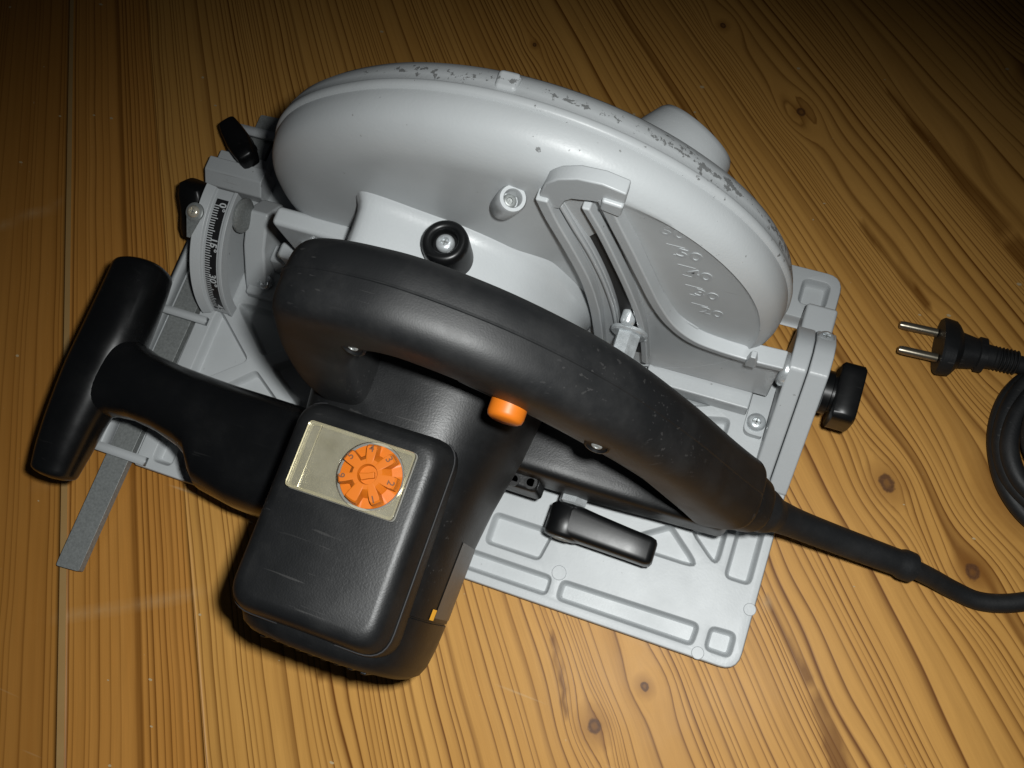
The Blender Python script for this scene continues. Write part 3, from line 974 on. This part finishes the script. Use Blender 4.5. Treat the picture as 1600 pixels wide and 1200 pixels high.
strip_solid(bm, [(x + 0.0004, z) for x, z in S0], [(x - 0.0006, z) for x, z in S1], 0.1178, 0.1184)
part('slot_shade_strip', bm, 'dark', depth)  # added strip: the slot's deep shade put in as dark colour
# cap over the top of the slot
bm = B()
capo = [(0.2196, 0.1752), (0.2209, 0.1839), (0.2238, 0.1923), (0.228, 0.1968), (0.2343, 0.2), (0.242, 0.2004), (0.2492, 0.1979), (0.2485, 0.1918), (0.2444, 0.1888), (0.2384, 0.188), (0.2343, 0.1867), (0.2317, 0.186), (0.2293, 0.1834), (0.227, 0.1771)]
add_prism(bm, [(x, YF - 0.0034, z) for x, z in capo], (0, 0.0050, 0))
part('guide_cap', bm, 'paint', depth, bevel=0.0006, seg=2)
bm = B()
add_prism(bm, [(0.2417, YF - 0.0048, 0.1927), (0.2485, YF - 0.0048, 0.1916), (0.2472, YF - 0.0048, 0.1843), (0.2409, YF - 0.0048, 0.1864)], (0, 0.005, 0))
part('guide_stop', bm, 'paint', depth, bevel=0.0009)
# wall below, down to a ledge
bm = B()
wall = [(0.2537, 0.0251), (0.3102, 0.0261), (0.3102, 0.0816), (0.2983, 0.0802), (0.2848, 0.0813), (0.2729, 0.0857), (0.2656, 0.0956), (0.261, 0.108), (0.2542, 0.0873), (0.2537, 0.0458)]
add_prism(bm, [(x, YF + 0.0012, z) for x, z in wall], (0, YB - YF - 0.0018, 0))
part('guide_wall', bm, 'paint', depth, bevel=0.0006)
bm = B()
add_box(bm, 0.2555, 0.3040, 0.1105, YB - 0.0005, 0.0190, 0.0235)
add_prism(bm, [(0.2560, 0.1110, 0.0095), (0.2560, 0.1130, 0.0095), (0.2560, 0.1130, 0.0188), (0.2560, 0.1110, 0.0188)], (0.048, 0, 0))
part('guide_ledge', bm, 'paint', depth, bevel=0.0008)
bm = B()
add_prism(bm, [(0.2962, YF - 0.0050, 0.0797), (0.3004, YF - 0.0050, 0.0797), (0.3004, YF - 0.0050, 0.0838), (0.2994, YF - 0.0050, 0.0916), (0.2973, YF - 0.0050, 0.0916), (0.2962, YF - 0.0050, 0.0838)], (0, 0.003, 0))
part('depth_pointer', bm, 'paint', depth, bevel=0.0004)

# clamp bolt in the slot
bm = B()
add_lathe(bm, (0.2484, YF - 0.003, 0.0771), (0, -1, 0), [(0.0078, 0), (0.0078, 0.0012), (0.0070, 0.0018), (0.0058, 0.0018)], 28)
add_lathe(bm, (0.2484, YF - 0.003, 0.0771), (0, -1, 0), [(0.0052, 0.0017), (0.0052, 0.0135), (0.0046, 0.0145), (0, 0.0145)], 6, 0.3)
part('clamp_bolt', bm, 'steel', depth, smooth=25)
bm = B()
add_lathe(bm, (0.2475, YF + 0.003, 0.0875), (0, -1, 0), [(0.0030, 0), (0.0030, 0.006), (0.0024, 0.007), (0, 0.007)], 18)
part('bolt_end', bm, 'steel', depth)

# depth scale: sunk sector on the guard face, raised ticks and figures
bm = B()
arcp = [(0.2493, 0.1826), (0.2611, 0.1747), (0.2729, 0.1636), (0.2825, 0.151), (0.288, 0.1341), (0.2884, 0.1086), (0.2717, 0.1086), (0.2635, 0.129), (0.2553, 0.1595), (0.2482, 0.1832)]
SCY = 0.1187
add_prism(bm, [(x, SCY, z) for x, z in arcp], (0, 0.0030, 0))
sc = part('depth_scale', bm, 'paint', guard, bevel=0.0005)
for s, x, z in (('60', 0.2627, 0.1716), ('50', 0.2688, 0.1575), ('40', 0.2731, 0.1435), ('30', 0.2765, 0.1275), ('20', 0.2795, 0.1117)):
    text_mesh('scale_figure', s, 0.0092, axes((x - 0.0006, SCY - 0.0001, z - 0.0030), (1, 0, -0.08), (0.08, 0, 1)), M['paint'], sc, 0.00024, 0.00008)
for x, z, ln in ((0.2542, 0.1729, 0.0062), (0.2577, 0.1658, 0.0032), (0.2603, 0.1589, 0.0062), (0.2629, 0.1519, 0.0032), (0.2646, 0.1448, 0.0062), (0.2667, 0.1369, 0.0032), (0.268, 0.1288, 0.0062), (0.2699, 0.1209, 0.0032), (0.271, 0.113, 0.0062), (0.252, 0.1803, 0.0032)):
    bm = B()
    add_box(bm, x, x + ln, SCY - 0.00022, SCY + 0.0002, z, z + 0.0005)
    part('scale_tick', bm, 'paint', sc)

# ---- rear bevel bracket
rear = None
def brk(x0, x1, dz=0.0, y_end=0.0835, z_end=0.0140, base=0.0092):
    bm = B()
    pf = [(0.1480, base), (0.1480, 0.0430 + dz), (0.1400, 0.0530 + dz), (0.1330, 0.0560 + dz), (0.1240, 0.0550 + dz), (y_end, z_end + dz * 0.5), (y_end, base)]
    add_prism(bm, [(x0, y, z) for y, z in pf], (x1 - x0, 0, 0))
    return bm
rear = part('rear_bracket', brk(0.3140, 0.3220), 'paint', bevel=0.0013, seg=3)
bm = brk(0.3223, 0.3308, 0.0004, 0.0800, 0.0110)
part('bracket_plate', bm, 'paint', rear, bevel=0.0013, seg=3)
bm = B()
add_prism(bm, [(0.3160, 0.1482, 0.0300), (0.3300, 0.1482, 0.0300), (0.3300, 0.1482, 0.0092), (0.3160, 0.1482, 0.0092)], (0, 0.0170, 0))
part('bracket_foot', bm, 'paint', rear, bevel=0.0015, seg=3)
screw_head((0.3262, 0.1430, 0.0478), (0.0, 0.5, 0.9), 0.0038, 0.0026, 'steel', rear)
screw_head((0.3140, 0.1255, 0.0470), (-1, 0, 0.1), 0.0075, 0.0036, 'steel', rear, slot_=False)
# foot with screw beside it
bm = B()
slab(bm, rounded([(0.3045, 0.1020), (0.3135, 0.1020), (0.3135, 0.1250), (0.3045, 0.1250)], [0.004, 0.001, 0.001, 0.001]), [], 0.0092, 0.0150)
part('hold_down', bm, 'paint', bevel=0.0008)
screw_head((0.3093, 0.1078, 0.0151), (0, 0, 1), 0.0043, 0.0030)
# black knob behind
bm = B()
ko = Vector((0.3308, 0.1215, 0.0440))
add_lathe(bm, ko, (1, 0, 0), [(0.0095, 0), (0.0095, 0.0030), (0.0080, 0.0035), (0.0080, 0.0045)], 32)
rings = []
for h, s in ((0.0045, 0.92), (0.0055, 1.0), (0.0135, 1.0), (0.0145, 0.93)):
    rings.append(sup(ko + Vector((h, 0, 0)), (0, 1, 0), (0, 0, 1), 0.0130 * s, 0.0110 * s, 6.0, 44))
add_rings(bm, rings)
part('rear_knob', bm, 'gloss', smooth=45)

# ---- motor
MX, MZ = 0.1843, 0.1015
bm = B()
rings = []
for y, a, b, e, dx in ((0.0780, 0.0445, 0.0400, 2.6, 0.001), (0.0680, 0.0440, 0.0400, 2.6, 0.001), (0.0480, 0.0415, 0.0392, 2.6, 0.001), (0.0250, 0.0372, 0.0386, 2.7, 0.0005), (0.0100, 0.0356, 0.0383, 2.8, 0.0), (-0.0202, 0.0346, 0.0378, 2.8, 0.0),
                       (-0.0204, 0.0340, 0.0372, 2.8, 0.0), (-0.0208, 0.0340, 0.0372, 2.8, 0.0), (-0.0210, 0.0346, 0.0378, 2.8, 0.0),
                       (-0.0300, 0.0340, 0.0370, 2.8, 0.0), (-0.0370, 0.0330, 0.0355, 2.8, 0.0), (-0.0405, 0.0316, 0.0335, 2.7, 0.0), (-0.0425, 0.0290, 0.0300, 2.6, 0.0), (-0.0432, 0.0245, 0.0250, 2.5, 0.0), (-0.0434, 0.010, 0.010, 2.2, 0.0)):
    rings.append(sup((MX + dx, y, MZ), (1, 0, 0), (0, 0, 1), a, b, e, 64))
add_rings(bm, rings)
motor = part('motor_housing', bm, 'black', smooth=35)
# raised cover on top
bm = B()
rings = []
for z, gx, gy, r in ((0.1260, 0.0300, 0.0385, 0.010), (0.1345, 0.0297, 0.0382, 0.010), (0.1370, 0.0288, 0.0374, 0.0095), (0.1425, 0.0272, 0.0362, 0.009), (0.1455, 0.0262, 0.0352, 0.0085), (0.1472, 0.0246, 0.0336, 0.0075), (0.1478, 0.0222, 0.0312, 0.006)):
    pl = rounded([(-gx, -gy), (gx, -gy), (gx, gy), (-gx, gy)], r, 7)
    rings.append([Vector((0.1835 + p[0], 0.0010 + p[1], z - (0.0015 * (p[0] / gx) ** 2 if z > 0.144 else 0))) for p in pl])
add_rings(bm, rings)
cover = part('electronics_cover', bm, 'black', motor, smooth=50)
# vent slots at the end
for k in range(9):
    bm = B()
    x = 0.1640 + k * 0.0048
    add_box(bm, x, x + 0.0022, -0.0438, -0.0412, 0.1100, 0.1250 - 0.0006 * abs(k - 4))
    part('vent_rib', bm, 'black', motor, bevel=0.0005)
# rating label along the right flank
bm = B()
def mside(y, t):
    a = 0.0347 + max(0, (y + 0.0202)) * 0.032
    ct, st = math.cos(t), math.sin(t)
    e = 2.75
    return Vector((MX + (a + 0.0002) * math.copysign(abs(ct) ** (2 / e), ct), y, MZ + 0.0381 * math.copysign(abs(st) ** (2 / e), st)))
def flank(name, y0, y1, t0, t1, mat, ny=10, ntt=6):
    bm = B()
    g = [[bm.verts.new(mside(y0 + (y1 - y0) * i / ny, math.radians(t0 + (t1 - t0) * j / ntt))) for j in range(ntt + 1)] for i in range(ny + 1)]
    for i in range(ny):
        for j in range(ntt):
            bm.faces.new((g[i][j], g[i + 1][j], g[i + 1][j + 1], g[i][j + 1]))
    return part(name, bm, mat, motor)
flank('rating_label', -0.0188, 0.0090, -30, 12, 'label')
flank('label_accent', -0.0198, -0.0160, 12.5, 18, 'amber', 3, 3)

# dial window: recessed tray, clear cover, orange thumb wheel
WX0, WX1, WY0, WY1 = 0.1635, 0.2030, 0.0060, 0.0298
ZW = 0.1479
bm = B()
slab(bm, rounded([(WX0, WY0), (WX1, WY0), (WX1, WY1), (WX0, WY1)], 0.0018), [], ZW - 0.0012, ZW + 0.0002)
win = part('dial_window', bm, 'tray', cover, bevel=0.0004)
bm = B()
DX, DY, DR = 0.1905, 0.0178, 0.0106
circ = [(DX + (DR + 0.0009) * math.cos(2 * math.pi * k / 40), DY + (DR + 0.0009) * math.sin(2 * math.pi * k / 40)) for k in range(40)]
slab(bm, rounded([(WX0 + 0.0002, WY0 + 0.0002), (WX1 - 0.0002, WY0 + 0.0002), (WX1 - 0.0002, WY1 - 0.0002), (WX0 + 0.0002, WY1 - 0.0002)], 0.0018), [circ], ZW + 0.0009, ZW + 0.0024)
part('clear_cover', bm, 'clear', win, bevel=0.0005, seg=3)
bm = B()
slab(bm, rounded([(WX0 + 0.0002, WY0 + 0.0002), (WX1 - 0.0002, WY0 + 0.0002), (WX1 - 0.0002, WY1 - 0.0002), (WX0 + 0.0002, WY1 - 0.0002)], 0.0018),
     [rounded([(WX0 + 0.0014, WY0 + 0.0014), (WX1 - 0.0014, WY0 + 0.0014), (WX1 - 0.0014, WY1 - 0.0014), (WX0 + 0.0014, WY1 - 0.0014)], 0.0012)], ZW + 0.0003, ZW + 0.00085)
part('window_rim', bm, 'amberclear', win, bevel=0.0002)
bm = B()
add_box(bm, WX0 + 0.0050, WX0 + 0.0055, WY0 + 0.001, WY1 - 0.001, ZW + 0.00245, ZW + 0.0028)
part('cover_ridge', bm, 'clear', win)
# thumb wheel: lobes with grip notches
bm = B()
NB = 180
NOTCH = [math.radians(a) for a in (76, 26, -28, -78, -133, 181, 126)]
def notch(t):
    v = 0.0
    for a in NOTCH:
        d = abs((t - a + math.pi) % (2 * math.pi) - math.pi)
        v = max(v, min(1.0, max(0.0, (0.255 - d) / 0.075)))
    return v
z0 = ZW + 0.0007
def dring(z, r, cut=0.0):
    return [Vector((DX + (r - cut * notch(2 * math.pi * k / NB)) * math.cos(2 * math.pi * k / NB), DY + (r - cut * notch(2 * math.pi * k / NB)) * math.sin(2 * math.pi * k / NB), z)) for k in range(NB)]
add_rings(bm, [dring(z0, DR), dring(z0 + 0.0006, DR), dring(z0 + 0.0010, DR - 0.0003, 0.0030), dring(z0 + 0.0042, DR - 0.0006, 0.0044), dring(z0 + 0.0048, DR - 0.0012, 0.0044),
               dring(z0 + 0.0049, 0.0050), dring(z0 + 0.0049, 0.0034), dring(z0 + 0.0032, 0.0030)])
dial = part('speed_dial', bm, 'orange', win, smooth=32)
bm = B()
kx = [(-0.0032, -0.0004), (-0.0016, -0.0024), (0.0006, -0.0012), (0.0026, -0.0004), (0.0018, 0.0016), (0.0000, 0.0006)]
add_prism(bm, [(DX + x, DY + y, z0 + 0.0030) for x, y in kx], (0, 0, 0.0014))
part('dial_slot', bm, 'orange', dial, bevel=0.0003)
for k, deg in enumerate((-56, -3, 52, 101, 152, 200)):
    ang = math.radians(deg)
    rr = DR * 0.80
    o = (DX + rr * math.cos(ang), DY + rr * math.sin(ang), z0 + 0.0049)
    text_mesh('dial_figure', str(k + 1), 0.0034, axes(o, (math.sin(ang), -math.cos(ang), 0), (math.cos(ang), math.sin(ang), 0)), M['dialink'], dial, 0.00012, 0.00004)

# ---- main handle
HY = 0.0622
HS = [  # outer x,z  inner x,z  y centre, half width, squareness
    (0.1560, 0.1330, 0.1765, 0.1330, 0.0500, 0.0105, 4.0), (0.1535, 0.1500, 0.1760, 0.1500, 0.0520, 0.0115, 4.0), (0.1535, 0.1720, 0.1775, 0.1660, 0.0565, 0.0125, 4.0),
    (0.1570, 0.1900, 0.1810, 0.1730, 0.0595, 0.0130, 4.0), (0.1612, 0.2025, 0.1850, 0.1780, 0.0610, 0.0134, 4.0), (0.1690, 0.2090, 0.1895, 0.1820, 0.0617, 0.0137, 3.6),
    (0.1850, 0.2125, 0.1960, 0.1840, 0.0622, 0.0138, 3.1), (0.2050, 0.2115, 0.2040, 0.1830, 0.0624, 0.0138, 3.1), (0.2340, 0.2010, 0.2210, 0.1755, 0.0622, 0.0138, 3.1), (0.2620, 0.1780, 0.2430, 0.1580, 0.0620, 0.0141, 3.0),
    (0.2860, 0.1470, 0.2640, 0.1320, 0.0610, 0.0138, 3.0), (0.3040, 0.1140, 0.2795, 0.0965, 0.0606, 0.0143, 3.0), (0.3125, 0.0985, 0.2870, 0.0765, 0.0606, 0.0148, 3.0), (0.3150, 0.0940, 0.2895, 0.0700, 0.0606, 0.0149, 3.2)]
bm = B()
rings = []
HSS = catmull(HS, 7)
def hring(h, q=1.0, push=None):
    o_, i_ = Vector((h[0], h[4], h[1])), Vector((h[2], h[4], h[3]))
    c = (o_ + i_) / 2 + (push or Vector())
    d = (o_ - i_)
    return sup(c, d.normalized(), (0, 1, 0), d.length / 2 * q, h[5] * q, h[6], 48)
end_t = Vector((0.68, 0, -0.73)).normalized()
rings = [hring(h) for h in HSS]
rings += [hring(HSS[-1], 0.975, end_t * 0.0012), hring(HSS[-1], 0.93, end_t * 0.0020), hring(HSS[-1], 0.70, end_t * 0.0023)]
add_rings(bm, rings)
handle = part('main_handle', bm, 'grip', smooth=60)
bm = B()
add_sweep(bm, [(0.3020, 0.0608, 0.0810, 0.0128, 0.0126), (0.3070, 0.0608, 0.0755, 0.0128, 0.0126), (0.3120, 0.0608, 0.0695, 0.0120, 0.0116)], 5, (0, 1, 0), 2.6, 40)
part('handle_collar', bm, 'grip', handle, smooth=60)
# parting line along the top of the grip
bm = B()
S = [h for h in HSS if h[0] > 0.159 or h[1] > 0.2]
add_tube(bm, [(h[0], h[4] + 0.0008, h[1] - 0.00022) for h in S if h[1] > 0.075], 0.0006, 6, 1)
part('parting_seam', bm, 'grip', handle)
# recessed screws on the near side of the handle
for (x, y, z) in ((0.1850, 0.0485, 0.1905), (0.2590, 0.0476, 0.1590)):
    bm = B()
    add_lathe(bm, (x, y + 0.0005, z), (0, -1, 0.35), [(0.0042, -0.002), (0.0042, 0.0006), (0.0036, 0.0008), (0.0030, 0.0002), (0, 0.0001)], 24)
    part('screw_recess', bm, 'gloss', handle)
    screw_head((x, y + 0.0002, z), (0, -1, 0.35), 0.0018, 0.0006, 'bar', handle)
# orange lock-on button
bm = B()
bo = Vector((0.2318, 0.0505, 0.1740)); ba = Vector((0.0, -1.0, 0.0)).normalized()
add_lathe(bm, bo, ba, [(0.0058, -0.002), (0.0058, 0.0050), (0.0054, 0.0062), (0.0044, 0.0068), (0, 0.0070)], 32)
part('lock_on_button', bm, 'orange', handle, smooth=60)
# trigger under the grip
bm = B()
add_sweep(bm, [(0.2150, 0.0600, 0.1740, 0.005, 0.0085), (0.2400, 0.0600, 0.1560, 0.0060, 0.0090), (0.2620, 0.0600, 0.1290, 0.0060, 0.0090), (0.2740, 0.0600, 0.1060, 0.005, 0.0085)], 6, (0, 1, 0), 3.0, 28)
part('trigger', bm, 'black', handle, smooth=50)
# lower arm from motor to handle end
bm = B()
add_sweep(bm, [(0.2100, 0.0600, 0.0560, 0.0180, 0.0140), (0.2380, 0.0605, 0.0545, 0.0180, 0.0145), (0.2650, 0.0608, 0.0520, 0.0160, 0.0140), (0.2850, 0.0610, 0.0490, 0.0135, 0.0130), (0.3050, 0.0610, 0.0500, 0.0125, 0.0125)], 6, (0, 1, 0), 7.0, 56)
part('lower_arm', bm, 'black', handle, smooth=50)
bm = B()
add_box(bm, 0.2050, 0.2300, 0.0405, 0.0640, 0.0380, 0.0600)
part('motor_foot', bm, 'black', motor, bevel=0.002, seg=3)
for (x, y) in ((0.2195, 0.0432), (0.2268, 0.0440)):
    bm = B()
    add_lathe(bm, (x, y, 0.0600), (0, 0, 1), [(0.0028, 0), (0.0028, 0.0008), (0.0018, 0.0008), (0.0018, -0.001), (0, -0.001)], 20)
    part('bush', bm, 'gloss', motor)

screw_head((0.1545, 0.0480, 0.1370), (-0.3, -0.3, 0.9), 0.0026, 0.0022, 'gloss', handle)
# parting line round the cover
bm = B()
pl = rounded([(-0.0292, -0.0377), (0.0292, -0.0377), (0.0292, 0.0377), (-0.0292, 0.0377)], 0.0096, 7)
lp = [(0.1835 + p[0], 0.0010 + p[1], 0.1362) for p in pl]
add_tube(bm, lp + [lp[0]], 0.00035, 6, 1)
part('cover_seam', bm, 'ink', cover)

# ---- depth lever below the handle
bm = B()
lo = Vector((0.2430, 0.0460, 0.0380))
rings = []
for y, a, b in ((0.0425, 0.0070, 0.0075), (0.0415, 0.0080, 0.0086), (0.0300, 0.0082, 0.0088), (0.0285, 0.0075, 0.0080), (0.0280, 0.0060, 0.0066)):
    rings.append(sup((0.2430, y, 0.0360), (1, 0, 0), (0, 0, 1), a, b, 2.2, 36))
add_rings(bm, rings)
hub = part('depth_lever', bm, 'gloss', smooth=60)
bm = B()
rings = []
for x, y0, y1, hz, zc in ((0.2440, 0.0286, 0.0440, 0.0080, 0.0365), (0.2560, 0.0284, 0.0425, 0.0078, 0.0365), (0.2700, 0.0282, 0.0412, 0.0078, 0.0360), (0.2800, 0.0280, 0.0405, 0.0076, 0.0355), (0.2822, 0.0286, 0.0398, 0.0068, 0.0355), (0.2830, 0.0300, 0.0385, 0.0055, 0.0355)):
    rings.append(sup((x, (y0 + y1) / 2, zc), (0, 1, 0), (0, 0, 1), (y1 - y0) / 2, hz, 5.0, 36))
add_rings(bm, rings)
part('lever_arm', bm, 'gloss', hub, smooth=45)
bm = B()
add_lathe(bm, (0.2435, 0.0490, 0.0400), (0, -1, 0), [(0.0058, 0), (0.0062, 0.0005), (0.0062, 0.0055), (0.0050, 0.0062)], 6, 0.25)
part('lever_nut', bm, 'steel', hub, smooth=20)
screw_head((0.2430, 0.0281, 0.0370), (0, -1, 0), 0.0040, 0.0008, 'bar', hub)

# ---- front auxiliary T handle
bm = B()
add_sweep(bm, [(0.0270, -0.0155, 0.0690, 0.0098, 0.0095), (0.0272, -0.0050, 0.0700, 0.0112, 0.0110), (0.0280, 0.0100, 0.0715, 0.0126, 0.0125), (0.0295, 0.0290, 0.0725, 0.0145, 0.0140), (0.0295, 0.0500, 0.0725, 0.0143, 0.0140), (0.0280, 0.0680, 0.0710, 0.0138, 0.0136), (0.0262, 0.0805, 0.0695, 0.0134, 0.0130)], 8, (0, 0, 1), 2.2, 44)
taux = part('front_grip', bm, 'satin', smooth=60)
bm = B()
def rs(x, y0, y1, z0, z1, e=2.5):
    return sup((x, (y0 + y1) / 2, (z0 + z1) / 2), (0, 1, 0), (0, 0, 1), (y1 - y0) / 2, (z1 - z0) / 2, e, 44)
rings = [rs(0.0290, 0.0060, 0.0560, 0.0640, 0.0830, 2.2), rs(0.0360, 0.0110, 0.0530, 0.0600, 0.0848), rs(0.0430, 0.0150, 0.0490, 0.0560, 0.0855), rs(0.0520, 0.0160, 0.0462, 0.0530, 0.0858), rs(0.0650, 0.0145, 0.0450, 0.0500, 0.0858), rs(0.0780, 0.0110, 0.0446, 0.0450, 0.0855),
         rs(0.0850, 0.0070, 0.0445, 0.0420, 0.0852, 2.7), rs(0.0890, 0.0010, 0.0445, 0.0400, 0.0850, 2.8), rs(0.0930, -0.0030, 0.0445, 0.0380, 0.0850, 2.9), rs(0.1100, -0.0055, 0.0445, 0.0380, 0.0850, 3.0), rs(0.1550, -0.0070, 0.0445, 0.0380, 0.0850, 3.0)]
add_rings(bm, rings)
part('grip_stem', bm, 'satin', taux, smooth=60)

# ---- strain relief boot
bm = B()
BP = [(0.3110, 0.0610, 0.0690), (0.3210, 0.0616, 0.0595), (0.3300, 0.0622, 0.0520), (0.3410, 0.0626, 0.0445), (0.3620, 0.0632, 0.0335), (0.3860, 0.0636, 0.0235)]
def boot_r(t):
    for (a, ra), (b, rb) in zip(((0, 0.0094), (0.17, 0.0092), (0.27, 0.0070), (0.45, 0.0062), (0.95, 0.0057), (0.965, 0.0065), (0.99, 0.0065)), ((0.17, 0.0092), (0.27, 0.0070), (0.45, 0.0062), (0.95, 0.0057), (0.965, 0.0065), (0.99, 0.0065), (1.1, 0.0055))):
        if t <= b:
            return ra + (rb - ra) * (t - a) / (b - a)
    return 0.0065
add_tube(bm, BP, boot_r, 28, 12)
part('cord_boot', bm, 'rubber', smooth=50)

# ------------------------------------------------------------------ power cord with plug
cord = bpy.data.objects.new('power_cord', None)
col.objects.link(cord)
CR = Vector((0.42, 0.10, 0.0))
cord.location = CR
cord['label'] = 'black rubber power cord coiled beside the saw with two-pin plug'
cord['category'] = 'power cord'
def cpart(name, bm, mat, parent=cord, **kw):
    return finish(name, bm, M[mat], parent, root=CR, **kw)
bm = B()
rc = 0.0041
pts = [(0.3800, 0.0635, 0.0255), (0.3880, 0.0636, 0.0215), (0.3975, 0.0632, 0.0150), (0.4080, 0.0622, 0.0085), (0.4200, 0.0615, 0.0050), (0.4330, 0.0650, 0.0043), (0.4500, 0.0740, 0.0043), (0.4700, 0.0860, 0.0043)]
a0 = math.radians(-70)
ccx, ccy = 0.4480, 0.1390
for k in range(0, 4 * 16 + 1):
    t = a0 + 2 * math.pi * k / 16
    turn = k / 16
    rr = 0.0415 - 0.0035 * turn + 0.0012 * math.sin(3 * t + turn)
    pts.append((ccx + rr * math.cos(t) + 0.002 * math.sin(turn * 2.1), ccy + rr * 1.0 * math.sin(t) + 0.0015 * math.cos(turn * 3.3), 0.0043 + 0.0052 * turn * (0.75 if turn < 3 else 0.9)))
pts += [(0.4700, 0.180, 0.012), (0.4580, 0.1815, 0.0065), (0.4400, 0.1745, 0.0065), (0.4250, 0.1705, 0.0085), (0.4140, 0.1694, 0.0108), (0.4050, 0.1690, 0.0119)]
add_tube(bm, pts, rc, 14, 6)
cpart('cable', bm, 'rubber', smooth=60)
# plug
bm = B()
pd = Vector((-1, -0.04, 0)).normalized()          # pins point to -x
po = Vector((0.4045, 0.1690, 0.0120))
tilt = Vector((0, -0.87, 0.50))
pu = (tilt - pd * tilt.dot(pd)).normalized(); pv = pd.cross(pu)
rings = []
for h, a, b, e in ((0.0, 0.0050, 0.0050, 2), (0.006, 0.0058, 0.0055, 2), (0.0065, 0.0078, 0.0066, 3), (0.0095, 0.0080, 0.0066, 3), (0.010, 0.0068, 0.0058, 3), (0.0170, 0.0085, 0.0066, 3), (0.0190, 0.0120, 0.0090, 2.6), (0.0205, 0.0145, 0.0100, 2.4), (0.0255, 0.0152, 0.0104, 2.4), (0.0265, 0.0145, 0.0098, 2.4)):
    rings.append(sup(po + pd * h, pu, pv, a, b, e, 40))
add_rings(bm, rings)
plug = cpart('plug', bm, 'rubber', smooth=35)
for k in range(7):
    bm = B()
    add_lathe(bm, po + pd * (-0.0075 + 0.0016 * k), pd, [(0.0052, 0), (0.0056, 0.0004), (0.0052, 0.0008)], 24)
    cpart('ridge', bm, 'rubber', plug)
for sg in (-1, 1):
    bm = B()
    add_lathe(bm, po + pd * 0.0270 + pu * 0.0090 * sg, pd, [(0.0020, 0), (0.0020, 0.0150), (0.0017, 0.0168), (0.0010, 0.0172), (0, 0.0172)], 20)
    cpart('pin', bm, 'pinmetal', plug, smooth=50)

# ------------------------------------------------------------------ specks of sawdust on the table
bm = B()
rs_ = random.Random(5)
for k in range(130):
    x, y = rs_.uniform(-0.2, 0.5), rs_.uniform(-0.2, 0.4)
    r = rs_.uniform(0.0003, 0.0008) * (1.6 if rs_.random() < 0.06 else 1.0)
    a = rs_.uniform(0, 6.28)
    el = rs_.uniform(1.0, 2.2)
    pts = [(x + r * el * math.cos(a + t), y + r * math.sin(a + t), 0.00012) for t in (0, 1.3, 2.7, 3.9, 5.2)]
    add_prism(bm, pts, (0, 0, r * 0.4))
dust = finish('sawdust', bm, M['dustspeck'], None, root=None)
dust['kind'] = 'stuff'
dust['label'] = 'pale specks of sawdust scattered over the pine table'
dust['category'] = 'sawdust'

print("objects", len(bpy.data.objects), "polys", sum(len(m.polygons) for m in bpy.data.meshes))
